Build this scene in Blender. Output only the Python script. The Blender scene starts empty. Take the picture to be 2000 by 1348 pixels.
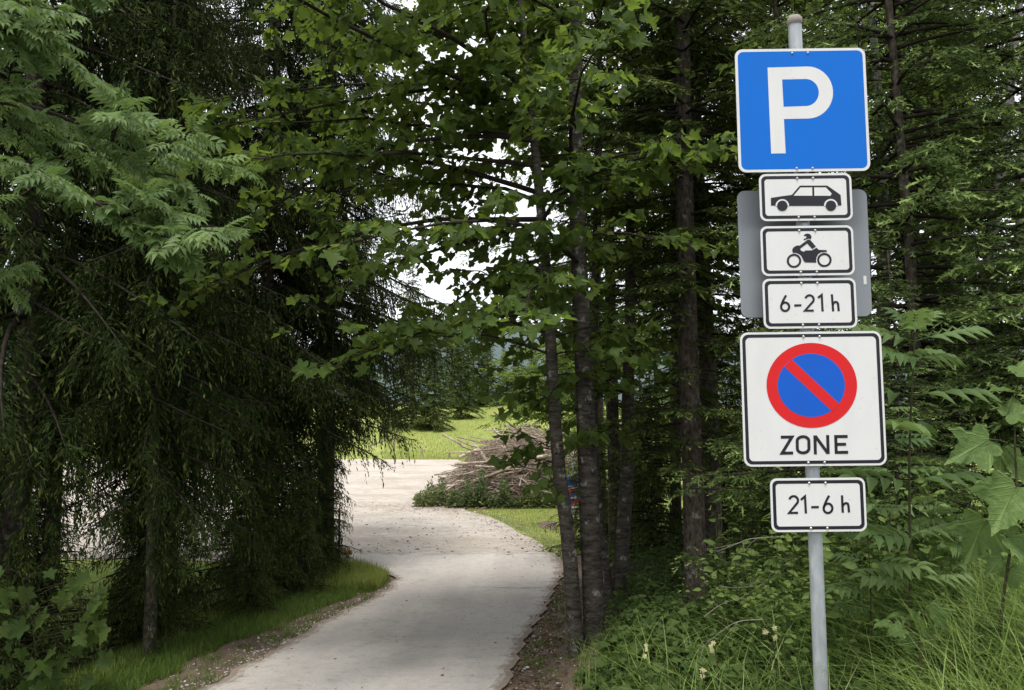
import bpy, math, random
import numpy as np
from mathutils import Matrix, Vector
from mathutils.geometry import tessellate_polygon

random.seed(4)
SC = bpy.context.scene
COL = SC.collection
PI = math.pi

# ------------------------------------------------------------------ camera, sky, sun, exposure
CZ = 3.35
PITCH = math.radians(4.65)
FOC = 1550.0 / 2000.0            # focal length in picture widths
cam = bpy.data.objects.new('camera', bpy.data.cameras.new('camera'))
COL.objects.link(cam)
cam.location = (0, 0, CZ)
cam.rotation_euler = (PI / 2 + PITCH, 0, 0)
cam.data.sensor_width = 36
cam.data.lens = 36 * FOC
cam.data.clip_start = 0.05
cam.data.clip_end = 9000
SC.camera = cam

SUN_EL, SUN_AZ = math.radians(71), math.radians(186)      # azimuth clockwise from +Y: high behind the camera
world = bpy.data.worlds.new('World')
SC.world = world
world.use_nodes = True
nt = world.node_tree
for n in list(nt.nodes):
    nt.nodes.remove(n)
out = nt.nodes.new('ShaderNodeOutputWorld')
bg = nt.nodes.new('ShaderNodeBackground')
sky = nt.nodes.new('ShaderNodeTexSky')
sky.sky_type = 'NISHITA'
sky.sun_disc = False
sky.sun_elevation = SUN_EL
sky.sun_rotation = SUN_AZ
sky.altitude = 700
# cloud deck over the clear sky
tc = nt.nodes.new('ShaderNodeTexCoord')
cn = nt.nodes.new('ShaderNodeTexNoise')
cn.inputs['Scale'].default_value = 2.2
cn.inputs['Detail'].default_value = 5
nt.links.new(tc.outputs['Generated'], cn.inputs['Vector'])
cr = nt.nodes.new('ShaderNodeMapRange')
cr.inputs['From Min'].default_value = 0.3
cr.inputs['From Max'].default_value = 0.7
cr.inputs['To Min'].default_value = 5.6
cr.inputs['To Max'].default_value = 9.0
nt.links.new(cn.outputs['Fac'], cr.inputs['Value'])
cc = nt.nodes.new('ShaderNodeCombineColor')
for i, k in enumerate((0.99, 1.0, 1.02)):
    mm = nt.nodes.new('ShaderNodeMath'); mm.operation = 'MULTIPLY'
    mm.inputs[1].default_value = k
    nt.links.new(cr.outputs['Result'], mm.inputs[0])
    nt.links.new(mm.outputs[0], cc.inputs[i])
mx = nt.nodes.new('ShaderNodeMix'); mx.data_type = 'RGBA'
mx.inputs['Factor'].default_value = 0.86
nt.links.new(sky.outputs['Color'], mx.inputs['A'])
nt.links.new(cc.outputs['Color'], mx.inputs['B'])
nt.links.new(mx.outputs['Result'], bg.inputs['Color'])
bg.inputs['Strength'].default_value = 0.1
nt.links.new(bg.outputs['Background'], out.inputs['Surface'])

sl = bpy.data.lights.new('sun', 'SUN')
sl.energy = 1.5
sl.angle = math.radians(14)
sl.color = (1.0, 0.96, 0.9)
sun = bpy.data.objects.new('sun', sl)
COL.objects.link(sun)
sd = Vector((math.sin(SUN_AZ) * math.cos(SUN_EL), math.cos(SUN_AZ) * math.cos(SUN_EL), math.sin(SUN_EL)))
sun.rotation_euler = sd.to_track_quat('Z', 'Y').to_euler()
sun.location = (0, -10, 40)

SC.view_settings.view_transform = 'Standard'
SC.view_settings.look = 'None'
SC.view_settings.gamma = 1
SC.view_settings.use_curve_mapping = False
SC.view_settings.exposure = 1.2
SC.cycles.max_bounces = 7
SC.cycles.diffuse_bounces = 4
SC.cycles.glossy_bounces = 2
SC.cycles.transmission_bounces = 3
SC.cycles.transparent_max_bounces = 6
SC.cycles.use_denoising = True
SC.cycles.sample_clamp_indirect = 6
SC.cycles.caustics_reflective = False
SC.cycles.caustics_refractive = False

# ------------------------------------------------------------------ helpers
def ss(a, b, x):
    t = np.clip((np.asarray(x, float) - a) / (b - a), 0, 1)
    return t * t * (3 - 2 * t)

def norm(a):
    return a / np.maximum(np.linalg.norm(a, axis=-1, keepdims=True), 1e-9)

def rngs(s):
    return np.random.default_rng(s)

class G:
    """collects vertices, faces and per-face values for one mesh"""
    def __init__(s):
        s.v = []; s.f = []; s.a = []; s.b = []; s.m = []; s.n = 0
    def add(s, V, F, tint=0.5, tip=0.0, mat=0):
        V = np.asarray(V, np.float32).reshape(-1, 3)
        F = np.asarray(F, np.int64)
        s.v.append(V); s.f.append(F + s.n)
        m = len(F)
        s.a.append(np.broadcast_to(np.asarray(tint, np.float32), (m,)))
        s.b.append(np.broadcast_to(np.asarray(tip, np.float32), (m,)))
        s.m.append(np.full(m, mat, np.int32))
        s.n += len(V)
        return s
    def mesh(s, name, mats, smooth=False, off=(0, 0, 0)):
        me = bpy.data.meshes.new(name)
        V = np.concatenate(s.v) - np.asarray(off, np.float32)
        me.vertices.add(len(V)); me.vertices.foreach_set('co', V.astype(np.float32).ravel())
        loops = np.concatenate([f.ravel() for f in s.f])
        cnt = np.concatenate([np.full(len(f), f.shape[1]) for f in s.f])
        st = np.concatenate([[0], np.cumsum(cnt)[:-1]])
        me.loops.add(len(loops)); me.loops.foreach_set('vertex_index', loops.astype(np.int32))
        me.polygons.add(len(cnt)); me.polygons.foreach_set('loop_start', st.astype(np.int32))
        me.polygons.foreach_set('material_index', np.concatenate(s.m))
        if smooth:
            me.polygons.foreach_set('use_smooth', np.ones(len(cnt), bool))
        at = me.attributes.new('tint', 'FLOAT', 'FACE'); at.data.foreach_set('value', np.concatenate(s.a).astype(np.float32))
        at = me.attributes.new('tip', 'FLOAT', 'FACE'); at.data.foreach_set('value', np.concatenate(s.b).astype(np.float32))
        for m in (mats if isinstance(mats, (list, tuple)) else [mats]):
            me.materials.append(m)
        me.update(calc_edges=True)
        return me

def link(name, data, parent=None, loc=None, kind=None, label=None, cat=None, group=None):
    o = bpy.data.objects.new(name, data)
    COL.objects.link(o)
    if parent is not None:
        o.parent = parent
    if loc is not None:
        o.location = loc
    return tag(o, label, cat, group, kind)

def tag(o, label=None, cat=None, group=None, kind=None):
    if label: o['label'] = label
    if cat: o['category'] = cat
    if group: o['group'] = group
    if kind: o['kind'] = kind
    return o

def tubes(P, R, sides=4):
    """P (B,m,3) centre lines, R (B,m) radii -> verts, quad faces"""
    P = np.asarray(P, float); R = np.asarray(R, float)
    B, m, _ = P.shape
    T = np.empty_like(P)
    T[:, 1:-1] = P[:, 2:] - P[:, :-2]; T[:, 0] = P[:, 1] - P[:, 0]; T[:, -1] = P[:, -1] - P[:, -2]
    T = norm(T)
    ref = np.where(np.abs(T[:, :1, 2:3]) > 0.8, np.array([1.0, 0, 0]), np.array([0, 0, 1.0]))
    ref = np.broadcast_to(ref, T.shape)
    X = norm(np.cross(ref, T)); Y = np.cross(T, X)
    a = np.arange(sides) * 2 * PI / sides
    V = P[:, :, None] + R[:, :, None, None] * (np.cos(a)[None, None, :, None] * X[:, :, None] + np.sin(a)[None, None, :, None] * Y[:, :, None])
    i = np.arange(m - 1)[:, None]; j = np.arange(sides)[None]
    q = np.stack([i * sides + j, i * sides + (j + 1) % sides, (i + 1) * sides + (j + 1) % sides, (i + 1) * sides + j], -1).reshape(-1, 4)
    F = (q[None] + (np.arange(B) * m * sides)[:, None, None]).reshape(-1, 4)
    return V.reshape(-1, 3), F

def spline(pts, n):
    """Catmull-Rom resampling of a poly-line"""
    p = np.asarray(pts, float)
    k = len(p)
    p = np.vstack([2 * p[0] - p[1], p, 2 * p[-1] - p[-2]])
    t = np.linspace(0, k - 1, n); i = np.minimum(t.astype(int), k - 2); u = (t - i)[:, None]
    a, b, c, d = p[i], p[i + 1], p[i + 2], p[i + 3]
    return 0.5 * (2 * b + (c - a) * u + (2 * a - 5 * b + 4 * c - d) * u ** 2 + (3 * b - a - 3 * c + d) * u ** 3)

def scatter(TV, TF, M, L):
    """template verts/faces under matrices M (n,3,3) (columns are axes) at L (n,3)"""
    V = np.einsum('nij,vj->nvi', M, TV) + L[:, None]
    F = (TF[None] + (np.arange(len(L)) * len(TV))[:, None, None]).reshape(-1, TF.shape[1])
    return V.reshape(-1, 3), F

def frames(tipdir, nrm, size):
    """leaf frames: y along the leaf, z its normal"""
    y = norm(tipdir); x = norm(np.cross(y, nrm)); z = np.cross(x, y)
    return np.stack([x, y, z], -1) * np.asarray(size)[:, None, None]

def vnoise(x, y, s=0):
    x = np.asarray(x, float); y = np.asarray(y, float)
    return (np.sin(x * 1.7 + s) * np.cos(y * 1.3 - s * 2) + 0.5 * np.sin(x * 3.9 - y * 2.7 + s * 3) + 0.3 * np.sin(y * 6.1 + x * 5.3 + s)) / 1.8

# ------------------------------------------------------------------ materials
def mat(name, build):
    m = bpy.data.materials.new(name); m.use_nodes = True
    t = m.node_tree
    for n in list(t.nodes): t.nodes.remove(n)
    o = t.nodes.new('ShaderNodeOutputMaterial')
    s = build(t)
    t.links.new(s, o.inputs['Surface'])
    return m

def nd(t, typ, **kw):
    n = t.nodes.new(typ)
    for k, v in kw.items():
        if k in n.inputs: 
            if hasattr(v, 'is_linked'): t.links.new(v, n.inputs[k])
            else: n.inputs[k].default_value = v
        else: setattr(n, k, v)
    return n

def setin(t, n, i, v):
    if hasattr(v, 'is_linked'): t.links.new(v, n.inputs[i])
    else: n.inputs[i].default_value = v

def math_(t, op, a, b=0.0, clamp=False):
    n = t.nodes.new('ShaderNodeMath'); n.operation = op; n.use_clamp = clamp
    setin(t, n, 0, a); setin(t, n, 1, b)
    return n.outputs[0]

def mixc(t, f, a, b):
    n = t.nodes.new('ShaderNodeMix'); n.data_type = 'RGBA'
    for k, v in ((0, f), (6, a), (7, b)):
        if not hasattr(v, 'is_linked') and k > 0: v = tuple(v) + (1,) if len(v) == 3 else v
        setin(t, n, k, v)
    return n.outputs[2]

def ramp(t, f, a, b):
    n = t.nodes.new('ShaderNodeMapRange'); n.clamp = True
    setin(t, n, 0, f); n.inputs[1].default_value = a; n.inputs[2].default_value = b
    return n.outputs[0]

def objcoord(t, scale=(1, 1, 1)):
    c = t.nodes.new('ShaderNodeTexCoord'); m = t.nodes.new('ShaderNodeMapping')
    m.inputs['Scale'].default_value = scale
    t.links.new(c.outputs['Object'], m.inputs['Vector'])
    return m.outputs[0]

def noise(t, vec, scale, detail=4, rough=0.55):
    n = t.nodes.new('ShaderNodeTexNoise')
    t.links.new(vec, n.inputs['Vector'])
    n.inputs['Scale'].default_value = scale; n.inputs['Detail'].default_value = detail; n.inputs['Roughness'].default_value = rough
    return n.outputs['Fac']

def bump(t, h, strength, dist):
    n = t.nodes.new('ShaderNodeBump'); n.inputs['Strength'].default_value = strength; n.inputs['Distance'].default_value = dist
    t.links.new(h, n.inputs['Height'])
    return n.outputs[0]

def principled(t, col, rough=0.6, spec=0.3, normal=None, metal=0.0):
    p = t.nodes.new('ShaderNodeBsdfPrincipled')
    if not hasattr(col, 'is_linked'): col = tuple(col) + (1,) if len(col) == 3 else col
    setin(t, p, 'Base Color', col); setin(t, p, 'Roughness', rough)
    p.inputs['Specular IOR Level'].default_value = spec; p.inputs['Metallic'].default_value = metal
    if normal is not None: t.links.new(normal, p.inputs['Normal'])
    return p.outputs[0]

def attr(t, name):
    n = t.nodes.new('ShaderNodeAttribute'); n.attribute_name = name
    return n.outputs['Fac']

def leaf_mat(name, dark, light, tipc=None, trans=0.35, tcol=None, rough=0.5, spec=0.25, veins=False):
    def b(t):
        oi = t.nodes.new('ShaderNodeObjectInfo')
        f = math_(t, 'FRACT', math_(t, 'ADD', attr(t, 'tint'), oi.outputs['Random']))
        c = mixc(t, f, dark, light)
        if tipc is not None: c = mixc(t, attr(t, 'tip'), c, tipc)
        nrm_ = None
        if veins:
            sx = t.nodes.new('ShaderNodeSeparateXYZ'); t.links.new(objcoord(t), sx.inputs[0])
            ax = math_(t, 'ABSOLUTE', sx.outputs[0]); ang = math_(t, 'ARCTAN2', sx.outputs[0], math_(t, 'ADD', sx.outputs[1], 0.02))
            main = ramp(t, math_(t, 'COSINE', math_(t, 'MULTIPLY', ang, 7.6)), 0.90, 1.0)
            fine = ramp(t, math_(t, 'SINE', math_(t, 'MULTIPLY', math_(t, 'SUBTRACT', sx.outputs[1], math_(t, 'MULTIPLY', ax, 0.9)), 46.0)), 0.80, 1.0)
            mot = noise(t, objcoord(t), 5.0, 4)
            v_ = math_(t, 'ADD', math_(t, 'MULTIPLY', main, 0.55), math_(t, 'MULTIPLY', fine, 0.25), True)
            c = mixc(t, math_(t, 'MULTIPLY', ramp(t, mot, 0.4, 0.7), 0.45), c, tuple(0.7 * x for x in dark))
            c = mixc(t, v_, c, tuple(min(1.5 * x + 0.03, 1) for x in light))
            nrm_ = bump(t, math_(t, 'ADD', v_, mot), 0.6, 0.02)
        d = principled(t, c, rough, spec, nrm_)
        if trans <= 0: return d
        tr = t.nodes.new('ShaderNodeBsdfTranslucent')
        cc = mixc(t, 0.5, c, tcol if tcol else tuple(x * 1.3 for x in light))
        t.links.new(cc, tr.inputs['Color'])
        m = t.nodes.new('ShaderNodeMixShader'); m.inputs[0].default_value = trans
        t.links.new(d, m.inputs[1]); t.links.new(tr.outputs[0], m.inputs[2])
        return m.outputs[0]
    return mat(name, b)

M = {}
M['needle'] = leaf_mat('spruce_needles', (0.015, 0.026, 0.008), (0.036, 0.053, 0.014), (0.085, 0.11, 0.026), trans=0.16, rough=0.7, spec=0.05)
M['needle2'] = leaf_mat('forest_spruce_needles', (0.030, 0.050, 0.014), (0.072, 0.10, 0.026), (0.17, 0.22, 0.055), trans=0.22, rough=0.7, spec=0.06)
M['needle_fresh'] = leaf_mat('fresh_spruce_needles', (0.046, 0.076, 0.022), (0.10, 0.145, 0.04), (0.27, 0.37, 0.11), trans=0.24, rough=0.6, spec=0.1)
M['maple'] = leaf_mat('maple_leaf', (0.044, 0.080, 0.020), (0.10, 0.15, 0.038), trans=0.52, tcol=(0.26, 0.36, 0.04), rough=0.55, spec=0.16)
M['ash'] = leaf_mat('ash_leaf', (0.066, 0.118, 0.038), (0.175, 0.25, 0.092), trans=0.38, tcol=(0.20, 0.30, 0.06), rough=0.5, spec=0.2)
M['bigmaple'] = leaf_mat('broad_maple_leaf', (0.07, 0.13, 0.034), (0.16, 0.24, 0.066), (0.24, 0.30, 0.05), trans=0.4, tcol=(0.22, 0.30, 0.05), rough=0.5, spec=0.22, veins=True)
M['beech'] = leaf_mat('small_leaf', (0.055, 0.098, 0.020), (0.115, 0.175, 0.036), trans=0.52, tcol=(0.28, 0.38, 0.045), rough=0.55, spec=0.15)
M['grass'] = leaf_mat('grass_blades', (0.065, 0.115, 0.02), (0.14, 0.205, 0.042), (0.24, 0.27, 0.09), trans=0.35, rough=0.6, spec=0.12)
M['meadowgrass'] = leaf_mat('meadow_blades', (0.17, 0.215, 0.045), (0.26, 0.30, 0.075), (0.37, 0.36, 0.15), trans=0.38, rough=0.7, spec=0.08)
M['longgrass'] = leaf_mat('long_grass_blades', (0.08, 0.15, 0.03), (0.26, 0.36, 0.085), (0.42, 0.46, 0.20), trans=0.32, rough=0.5, spec=0.25)
M['herb'] = leaf_mat('herb_leaf', (0.034, 0.064, 0.017), (0.095, 0.142, 0.04), trans=0.38, tcol=(0.16, 0.25, 0.03), rough=0.6, spec=0.12)
M['shrub'] = leaf_mat('shrub_leaf', (0.065, 0.115, 0.028), (0.20, 0.275, 0.075), trans=0.4, tcol=(0.20, 0.28, 0.04), rough=0.55, spec=0.18)
M['cutleaf'] = leaf_mat('cut_branch_leaf', (0.07, 0.105, 0.045), (0.14, 0.175, 0.07), (0.24, 0.25, 0.09), trans=0.25, rough=0.7, spec=0.08)
M['litter'] = leaf_mat('dead_leaf', (0.07, 0.042, 0.026), (0.22, 0.15, 0.10), trans=0.1, rough=0.8, spec=0.1)
M['petal'] = leaf_mat('petal', (0.62, 0.60, 0.30), (0.75, 0.72, 0.42), trans=0.3, rough=0.6)

def bark(name, dark, light, stretch, lichen=None, bumpd=0.02):
    def b(t):
        v = objcoord(t, stretch)
        n = noise(t, v, 1.0, 6, 0.65)
        c = mixc(t, ramp(t, n, 0.35, 0.68), dark, light)
        if lichen:
            l = noise(t, objcoord(t), 9.0, 5, 0.7)
            c = mixc(t, ramp(t, l, 0.58, 0.68), c, lichen)
        return principled(t, c, 0.9, 0.1, bump(t, n, 0.9, bumpd))
    return mat(name, b)

M['maplebark'] = bark('maple_bark', (0.026, 0.021, 0.017), (0.105, 0.093, 0.078), (9, 9, 30), (0.27, 0.27, 0.24), 0.012)
M['sprucebark'] = bark('spruce_bark', (0.028, 0.022, 0.017), (0.12, 0.10, 0.08), (22, 22, 12), (0.21, 0.21, 0.18), 0.015)
M['palebark'] = bark('pale_bark', (0.10, 0.095, 0.085), (0.27, 0.26, 0.23), (14, 14, 22), (0.36, 0.36, 0.32), 0.01)
M['twig'] = bark('twig_bark', (0.016, 0.013, 0.010), (0.045, 0.036, 0.029), (15, 15, 15), None, 0.005)
M['greenstem'] = bark('green_stem', (0.03, 0.03, 0.014), (0.07, 0.07, 0.035), (20, 20, 20), None, 0.002)

def stickmat(t):
    oi = t.nodes.new('ShaderNodeObjectInfo')
    f = math_(t, 'FRACT', math_(t, 'ADD', attr(t, 'tint'), oi.outputs['Random']))
    c = mixc(t, f, (0.22, 0.16, 0.12), (0.58, 0.49, 0.40))
    n = noise(t, objcoord(t), 14, 4)
    c = mixc(t, ramp(t, n, 0.4, 0.75), c, (0.10, 0.075, 0.055))
    return principled(t, c, 0.9, 0.1)
M['stick'] = mat('dry_wood', stickmat)
M['deadtwig'] = mat('dead_twig', lambda t: principled(t, mixc(t, noise(t, objcoord(t), 8), (0.12, 0.10, 0.085), (0.38, 0.35, 0.31)), 0.9, 0.1))

def soil(t):
    v = objcoord(t)
    n1 = noise(t, v, 1.3, 6); n2 = noise(t, v, 22, 5, 0.7)
    c = mixc(t, ramp(t, n1, 0.35, 0.65), (0.045, 0.034, 0.024), (0.035, 0.042, 0.018))
    c = mixc(t, ramp(t, n2, 0.5, 0.75), c, (0.09, 0.07, 0.05))
    return principled(t, c, 0.95, 0.1, bump(t, n2, 0.7, 0.05))
M['soil'] = mat('forest_soil', soil)

def turf(name, a, b_, c_, sc):
    def f(t):
        v = objcoord(t)
        n1 = noise(t, v, 0.16 * sc, 5); n2 = noise(t, v, 1.1 * sc, 6, 0.7); n3 = noise(t, objcoord(t, (9 * sc, 3 * sc, 3)), 1.0, 5, 0.75)
        c = mixc(t, ramp(t, n1, 0.35, 0.65), a, b_)
        c = mixc(t, math_(t, 'MULTIPLY', ramp(t, n2, 0.45, 0.75), 0.7), c, c_)
        c = mixc(t, math_(t, 'MULTIPLY', ramp(t, n3, 0.35, 0.7), 0.35), c, tuple(0.45 * x for x in a))
        return principled(t, c, 0.9, 0.1, bump(t, n3, 0.8, 0.12))
    return mat(name, f)
M['meadow'] = turf('meadow_turf', (0.22, 0.275, 0.06), (0.29, 0.325, 0.085), (0.36, 0.345, 0.14), 1.0)
M['lawn'] = turf('lawn_turf', (0.15, 0.225, 0.05), (0.19, 0.265, 0.055), (0.27, 0.28, 0.11), 2.5)

def asphalt(t):
    v = objcoord(t)
    big = noise(t, v, 0.45, 5); trk = noise(t, objcoord(t, (1.9, 0.16, 1)), 1.0, 4); fine = noise(t, v, 75, 4, 0.8); spot = noise(t, v, 5.5, 6, 0.7); med = noise(t, v, 17, 5, 0.7)
    c = mixc(t, ramp(t, big, 0.35, 0.65), (0.45, 0.412, 0.368), (0.55, 0.508, 0.458))
    c = mixc(t, math_(t, 'MULTIPLY', ramp(t, trk, 0.42, 0.62), 0.5), c, (0.63, 0.585, 0.53))
    c = mixc(t, math_(t, 'MULTIPLY', ramp(t, spot, 0.50, 0.70), 0.6), c, (0.33, 0.31, 0.288))
    c = mixc(t, math_(t, 'MULTIPLY', ramp(t, med, 0.45, 0.7), 0.35), c, (0.31, 0.295, 0.275))
    c = mixc(t, math_(t, 'MULTIPLY', ramp(t, fine, 0.40, 0.68), 0.55), c, (0.26, 0.25, 0.24))
    e = ramp(t, math_(t, 'ADD', attr(t, 'tip'), math_(t, 'MULTIPLY', math_(t, 'SUBTRACT', spot, 0.5), 1.5)), 0.45, 0.85)
    c = mixc(t, math_(t, 'MULTIPLY', e, 0.85), c, (0.225, 0.17, 0.13))
    return principled(t, c, 0.9, 0.15, bump(t, math_(t, 'ADD', fine, med), 0.7, 0.012))
M['asphalt'] = mat('worn_asphalt', asphalt)

def gravel(t):
    v = objcoord(t)
    big = noise(t, objcoord(t, (0.7, 1, 1)), 0.30, 6, 0.65); st = noise(t, objcoord(t, (0.5, 0.8, 1)), 0.8, 7, 0.7); fine = noise(t, v, 26, 5, 0.75); red = noise(t, objcoord(t, (0.6, 0.8, 1)), 0.45, 7, 0.7)
    c = mixc(t, ramp(t, big, 0.35, 0.65), (0.42, 0.375, 0.325), (0.52, 0.47, 0.415))
    c = mixc(t, math_(t, 'MULTIPLY', ramp(t, st, 0.47, 0.66), 0.7), c, (0.32, 0.265, 0.205))
    c = mixc(t, math_(t, 'MULTIPLY', ramp(t, red, 0.6, 0.72), 0.45), c, (0.30, 0.21, 0.155))
    mid = noise(t, objcoord(t, (1.4, 1.8, 1)), 2.4, 6, 0.75)
    c = mixc(t, math_(t, 'MULTIPLY', ramp(t, mid, 0.46, 0.64), 0.75), c, (0.31, 0.27, 0.225))
    c = mixc(t, math_(t, 'MULTIPLY', ramp(t, fine, 0.45, 0.7), 0.6), c, (0.25, 0.225, 0.19))
    return principled(t, c, 0.95, 0.1, bump(t, fine, 0.6, 0.03))
M['gravel'] = mat('pale_gravel', gravel)

def vergesoil(t):
    v = objcoord(t)
    n1 = noise(t, v, 2.2, 6); n2 = noise(t, v, 30, 5, 0.75)
    c = mixc(t, ramp(t, n1, 0.35, 0.65), (0.16, 0.115, 0.085), (0.26, 0.19, 0.145))
    c = mixc(t, math_(t, 'MULTIPLY', ramp(t, n2, 0.45, 0.75), 0.7), c, (0.07, 0.052, 0.04))
    return principled(t, c, 0.95, 0.1, bump(t, n2, 0.9, 0.04))
M['vergesoil'] = mat('verge_soil', vergesoil)
M['seam'] = mat('tar_seam', lambda t: principled(t, (0.24, 0.225, 0.205), 0.9, 0.1))
M['stone'] = leaf_mat('limestone', (0.22, 0.19, 0.165), (0.60, 0.56, 0.50), trans=0, rough=0.9, spec=0.1)
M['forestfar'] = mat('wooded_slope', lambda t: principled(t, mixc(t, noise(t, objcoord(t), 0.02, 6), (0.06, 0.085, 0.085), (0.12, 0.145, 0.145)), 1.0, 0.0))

def paint(name, col, rough=0.42, spec=0.35, dirt=0.085):
    def f(t):
        v = objcoord(t)
        n = noise(t, objcoord(t, (7, 7, 2.2)), 1.0, 5); n2 = noise(t, v, 45, 3)
        c = mixc(t, math_(t, 'MULTIPLY', ramp(t, n, 0.45, 0.75), dirt * 2), col, tuple(0.55 * x + 0.03 for x in col))
        c = mixc(t, math_(t, 'MULTIPLY', ramp(t, n2, 0.66, 0.72), dirt * 3), c, tuple(0.5 * x + 0.05 for x in col))
        r = math_(t, 'ADD', math_(t, 'MULTIPLY', n, 0.2), rough - 0.1)
        return principled(t, c, r, spec)
    return mat(name, f)
M['signwhite'] = paint('white_sheeting', (0.66, 0.66, 0.645), 0.42, 0.22)
M['signblue'] = paint('blue_sheeting', (0.005, 0.138, 0.56), 0.42, 0.12)
M['signblue2'] = paint('deep_blue_sheeting', (0.010, 0.100, 0.50), 0.42, 0.12)
M['signred'] = paint('red_sheeting', (0.61, 0.020, 0.022), 0.42, 0.12)
M['signblack'] = paint('black_print', (0.012, 0.012, 0.018), 0.45, 0.3, 0.02)
M['signgrey'] = paint('grey_lacquer', (0.23, 0.25, 0.268), 0.5, 0.3, 0.08)
def galv(t):
    n = noise(t, objcoord(t, (30, 30, 9)), 1.0, 5); n2 = noise(t, objcoord(t, (60, 60, 5)), 1.0, 4)
    c = mixc(t, ramp(t, n, 0.35, 0.7), (0.31, 0.335, 0.35), (0.46, 0.485, 0.505))
    c = mixc(t, math_(t, 'MULTIPLY', ramp(t, n2, 0.6, 0.75), 0.6), c, (0.25, 0.24, 0.22))
    return principled(t, c, 0.55, 0.4, None, 0.35)
M['galv'] = mat('galvanised_steel', galv)
M['bolt'] = mat('steel_bolt', lambda t: principled(t, (0.55, 0.53, 0.5), 0.35, 0.5, None, 0.9))
M['cap'] = mat('weathered_cap', lambda t: principled(t, mixc(t, noise(t, objcoord(t), 60), (0.20, 0.18, 0.16), (0.34, 0.31, 0.28)), 0.8, 0.2))

# ------------------------------------------------------------------ terrain
XL_Y = np.array([-6, 0, 7.78, 8.95, 10.1, 11.5, 12.6, 13.56, 14.3, 15.1, 16.0, 17.4])
XL_X = np.array([-4.2, -3.5, -2.77, -2.69, -2.54, -2.32, -2.08, -1.95, -2.0, -2.45, -3.1, -4.2])
XR_Y = np.array([-6, 0, 7.78, 8.73, 10.85, 12.88, 14.54, 15.96, 17.4])
XR_X = np.array([-1.7, -0.95, -0.12, 0.0, 0.31, 0.61, 0.87, 0.96, 0.85])
def xl(y): return np.interp(y, XL_Y, XL_X)
def xr(y): return np.interp(y, XR_Y, XR_X)
def gz(x, y):
    x = np.asarray(x, float); y = np.asarray(y, float)
    p = 1.65 * np.exp(-np.maximum(y, -3) / 9.0)
    p = p + 0.5 * ss(0.25, 1.5, x - xr(y)) * (1 - 0.9 * ss(13, 18, y)) * ss(-3, 3, y)
    p = p + 0.55 * ss(1.35, 2.7, x) * ss(0.5, 3.0, y) * (1 - ss(5.0, 9.0, y))
    low = ss(1.3, 3.6, xl(np.minimum(y, 13.5)) - x) * ss(-3, 4, y) * (1 - ss(17, 20, y))
    p = p * (1 - low) + low * 0.06
    p = p + 3.9 * ss(48, 118, y)
    return p + 0.012 * vnoise(x * 1.3, y * 1.3)

def grid_sheet(name, X, Y, off, material, tip=None, **kw):
    Z = gz(X, Y) + off
    r, c = X.shape
    i = np.arange(r - 1)[:, None] * c + np.arange(c - 1)[None]
    F = np.stack([i, i + 1, i + c + 1, i + c], -1).reshape(-1, 4)
    me = G().add(np.stack([X, Y, Z], -1), F, 0.5, 0.0 if tip is None else np.broadcast_to(tip[None, :], (r - 1, c - 1)).ravel()).mesh(name, material, smooth=True)
    return link(name, me, **kw)

gx = np.concatenate([-np.geomspace(800, 15, 26), np.arange(-14, 14.01, 0.28), np.geomspace(15, 800, 26)])
gy = np.concatenate([-np.geomspace(300, 5, 14), np.arange(-4, 34, 0.28), np.arange(35, 125, 2.5), np.geomspace(128, 1500, 16)])
X, Y = np.meshgrid(gx, gy)
grid_sheet('ground', X, Y, 0.0, M['soil'], kind='structure', label='dark forest floor under the trees')

def strip(name, ys, xa, xb, n, off, material, seed, amp=0.05, **kw):
    u = np.linspace(0, 1, n)
    ja = xa + amp * vnoise(ys * 3.1, ys * 2.3, seed); jb = xb + amp * vnoise(ys * 2.7, ys * 3.3, seed + 5)
    X = ja[:, None] * (1 - u) + jb[:, None] * u
    Y = np.repeat(ys[:, None], n, 1)
    if name == 'road': Y = Y + 0.45 * vnoise(X * 2.1, X * 0.7, 2) * ss(15.4, 17.2, Y) + 0.12 * vnoise(X * 7, X * 3, 2) * ss(15.4, 17.2, Y)
    return grid_sheet(name, X, Y, off, material, **kw)

ys = np.arange(17.2, 125, 0.6)
strip('meadow', ys, np.full_like(ys, -70.0), np.full_like(ys, 60.0), 120, 0.02, M['meadow'], 1, 0.3, kind='structure', label='yellow green mown meadow beyond the gravel')
ys = np.arange(-1, 18.2, 0.3)
strip('lawn', ys, np.full_like(ys, -30.0), xl(np.minimum(ys, 13.5)) - 0.4, 60, 0.015, M['lawn'], 2, 0.1, kind='structure', label='grass strip left of the road under the spruces')
ys = np.arange(-5, 16.6, 0.12)
strip('verge', ys, xl(ys) - 0.8 + 0.35 * ss(9, 13, ys), xl(ys) + 0.15, 9, 0.026, M['vergesoil'], 3, 0.09, kind='structure', label='brown soil edge along the left of the road')
ys = np.arange(-5, 17.0, 0.12)
strip('verge', ys, xr(ys) - 0.15, xr(ys) + 0.66 + 0.3 * ss(6, 8, ys), 9, 0.028, M['vergesoil'], 4, 0.1, kind='structure', label='brown leaf strewn soil edge right of the road')
ys = np.concatenate([np.arange(14.0, 19, 0.15), np.arange(19, 53, 0.6)])
LXL = np.interp(ys, [14.0, 14.3, 15.1, 16, 17, 17.6, 18.2, 53], [-1.9, -2.0, -2.5, -3.15, -4.6, -8, -48, -48])
LXR = np.interp(ys, [14, 16, 18.8, 21.5, 24.3, 26, 27.2, 30, 40, 52], [0.8, 0.93, 0.6, 0, -0.77, -1.6, -2.0, -1.6, -2.0, -3.4])
strip('gravel_lot', ys, LXL, LXR, 90, 0.04, M['gravel'], 6, 0.12, kind='structure', label='pale gravel parking lot where the road ends')
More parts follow.
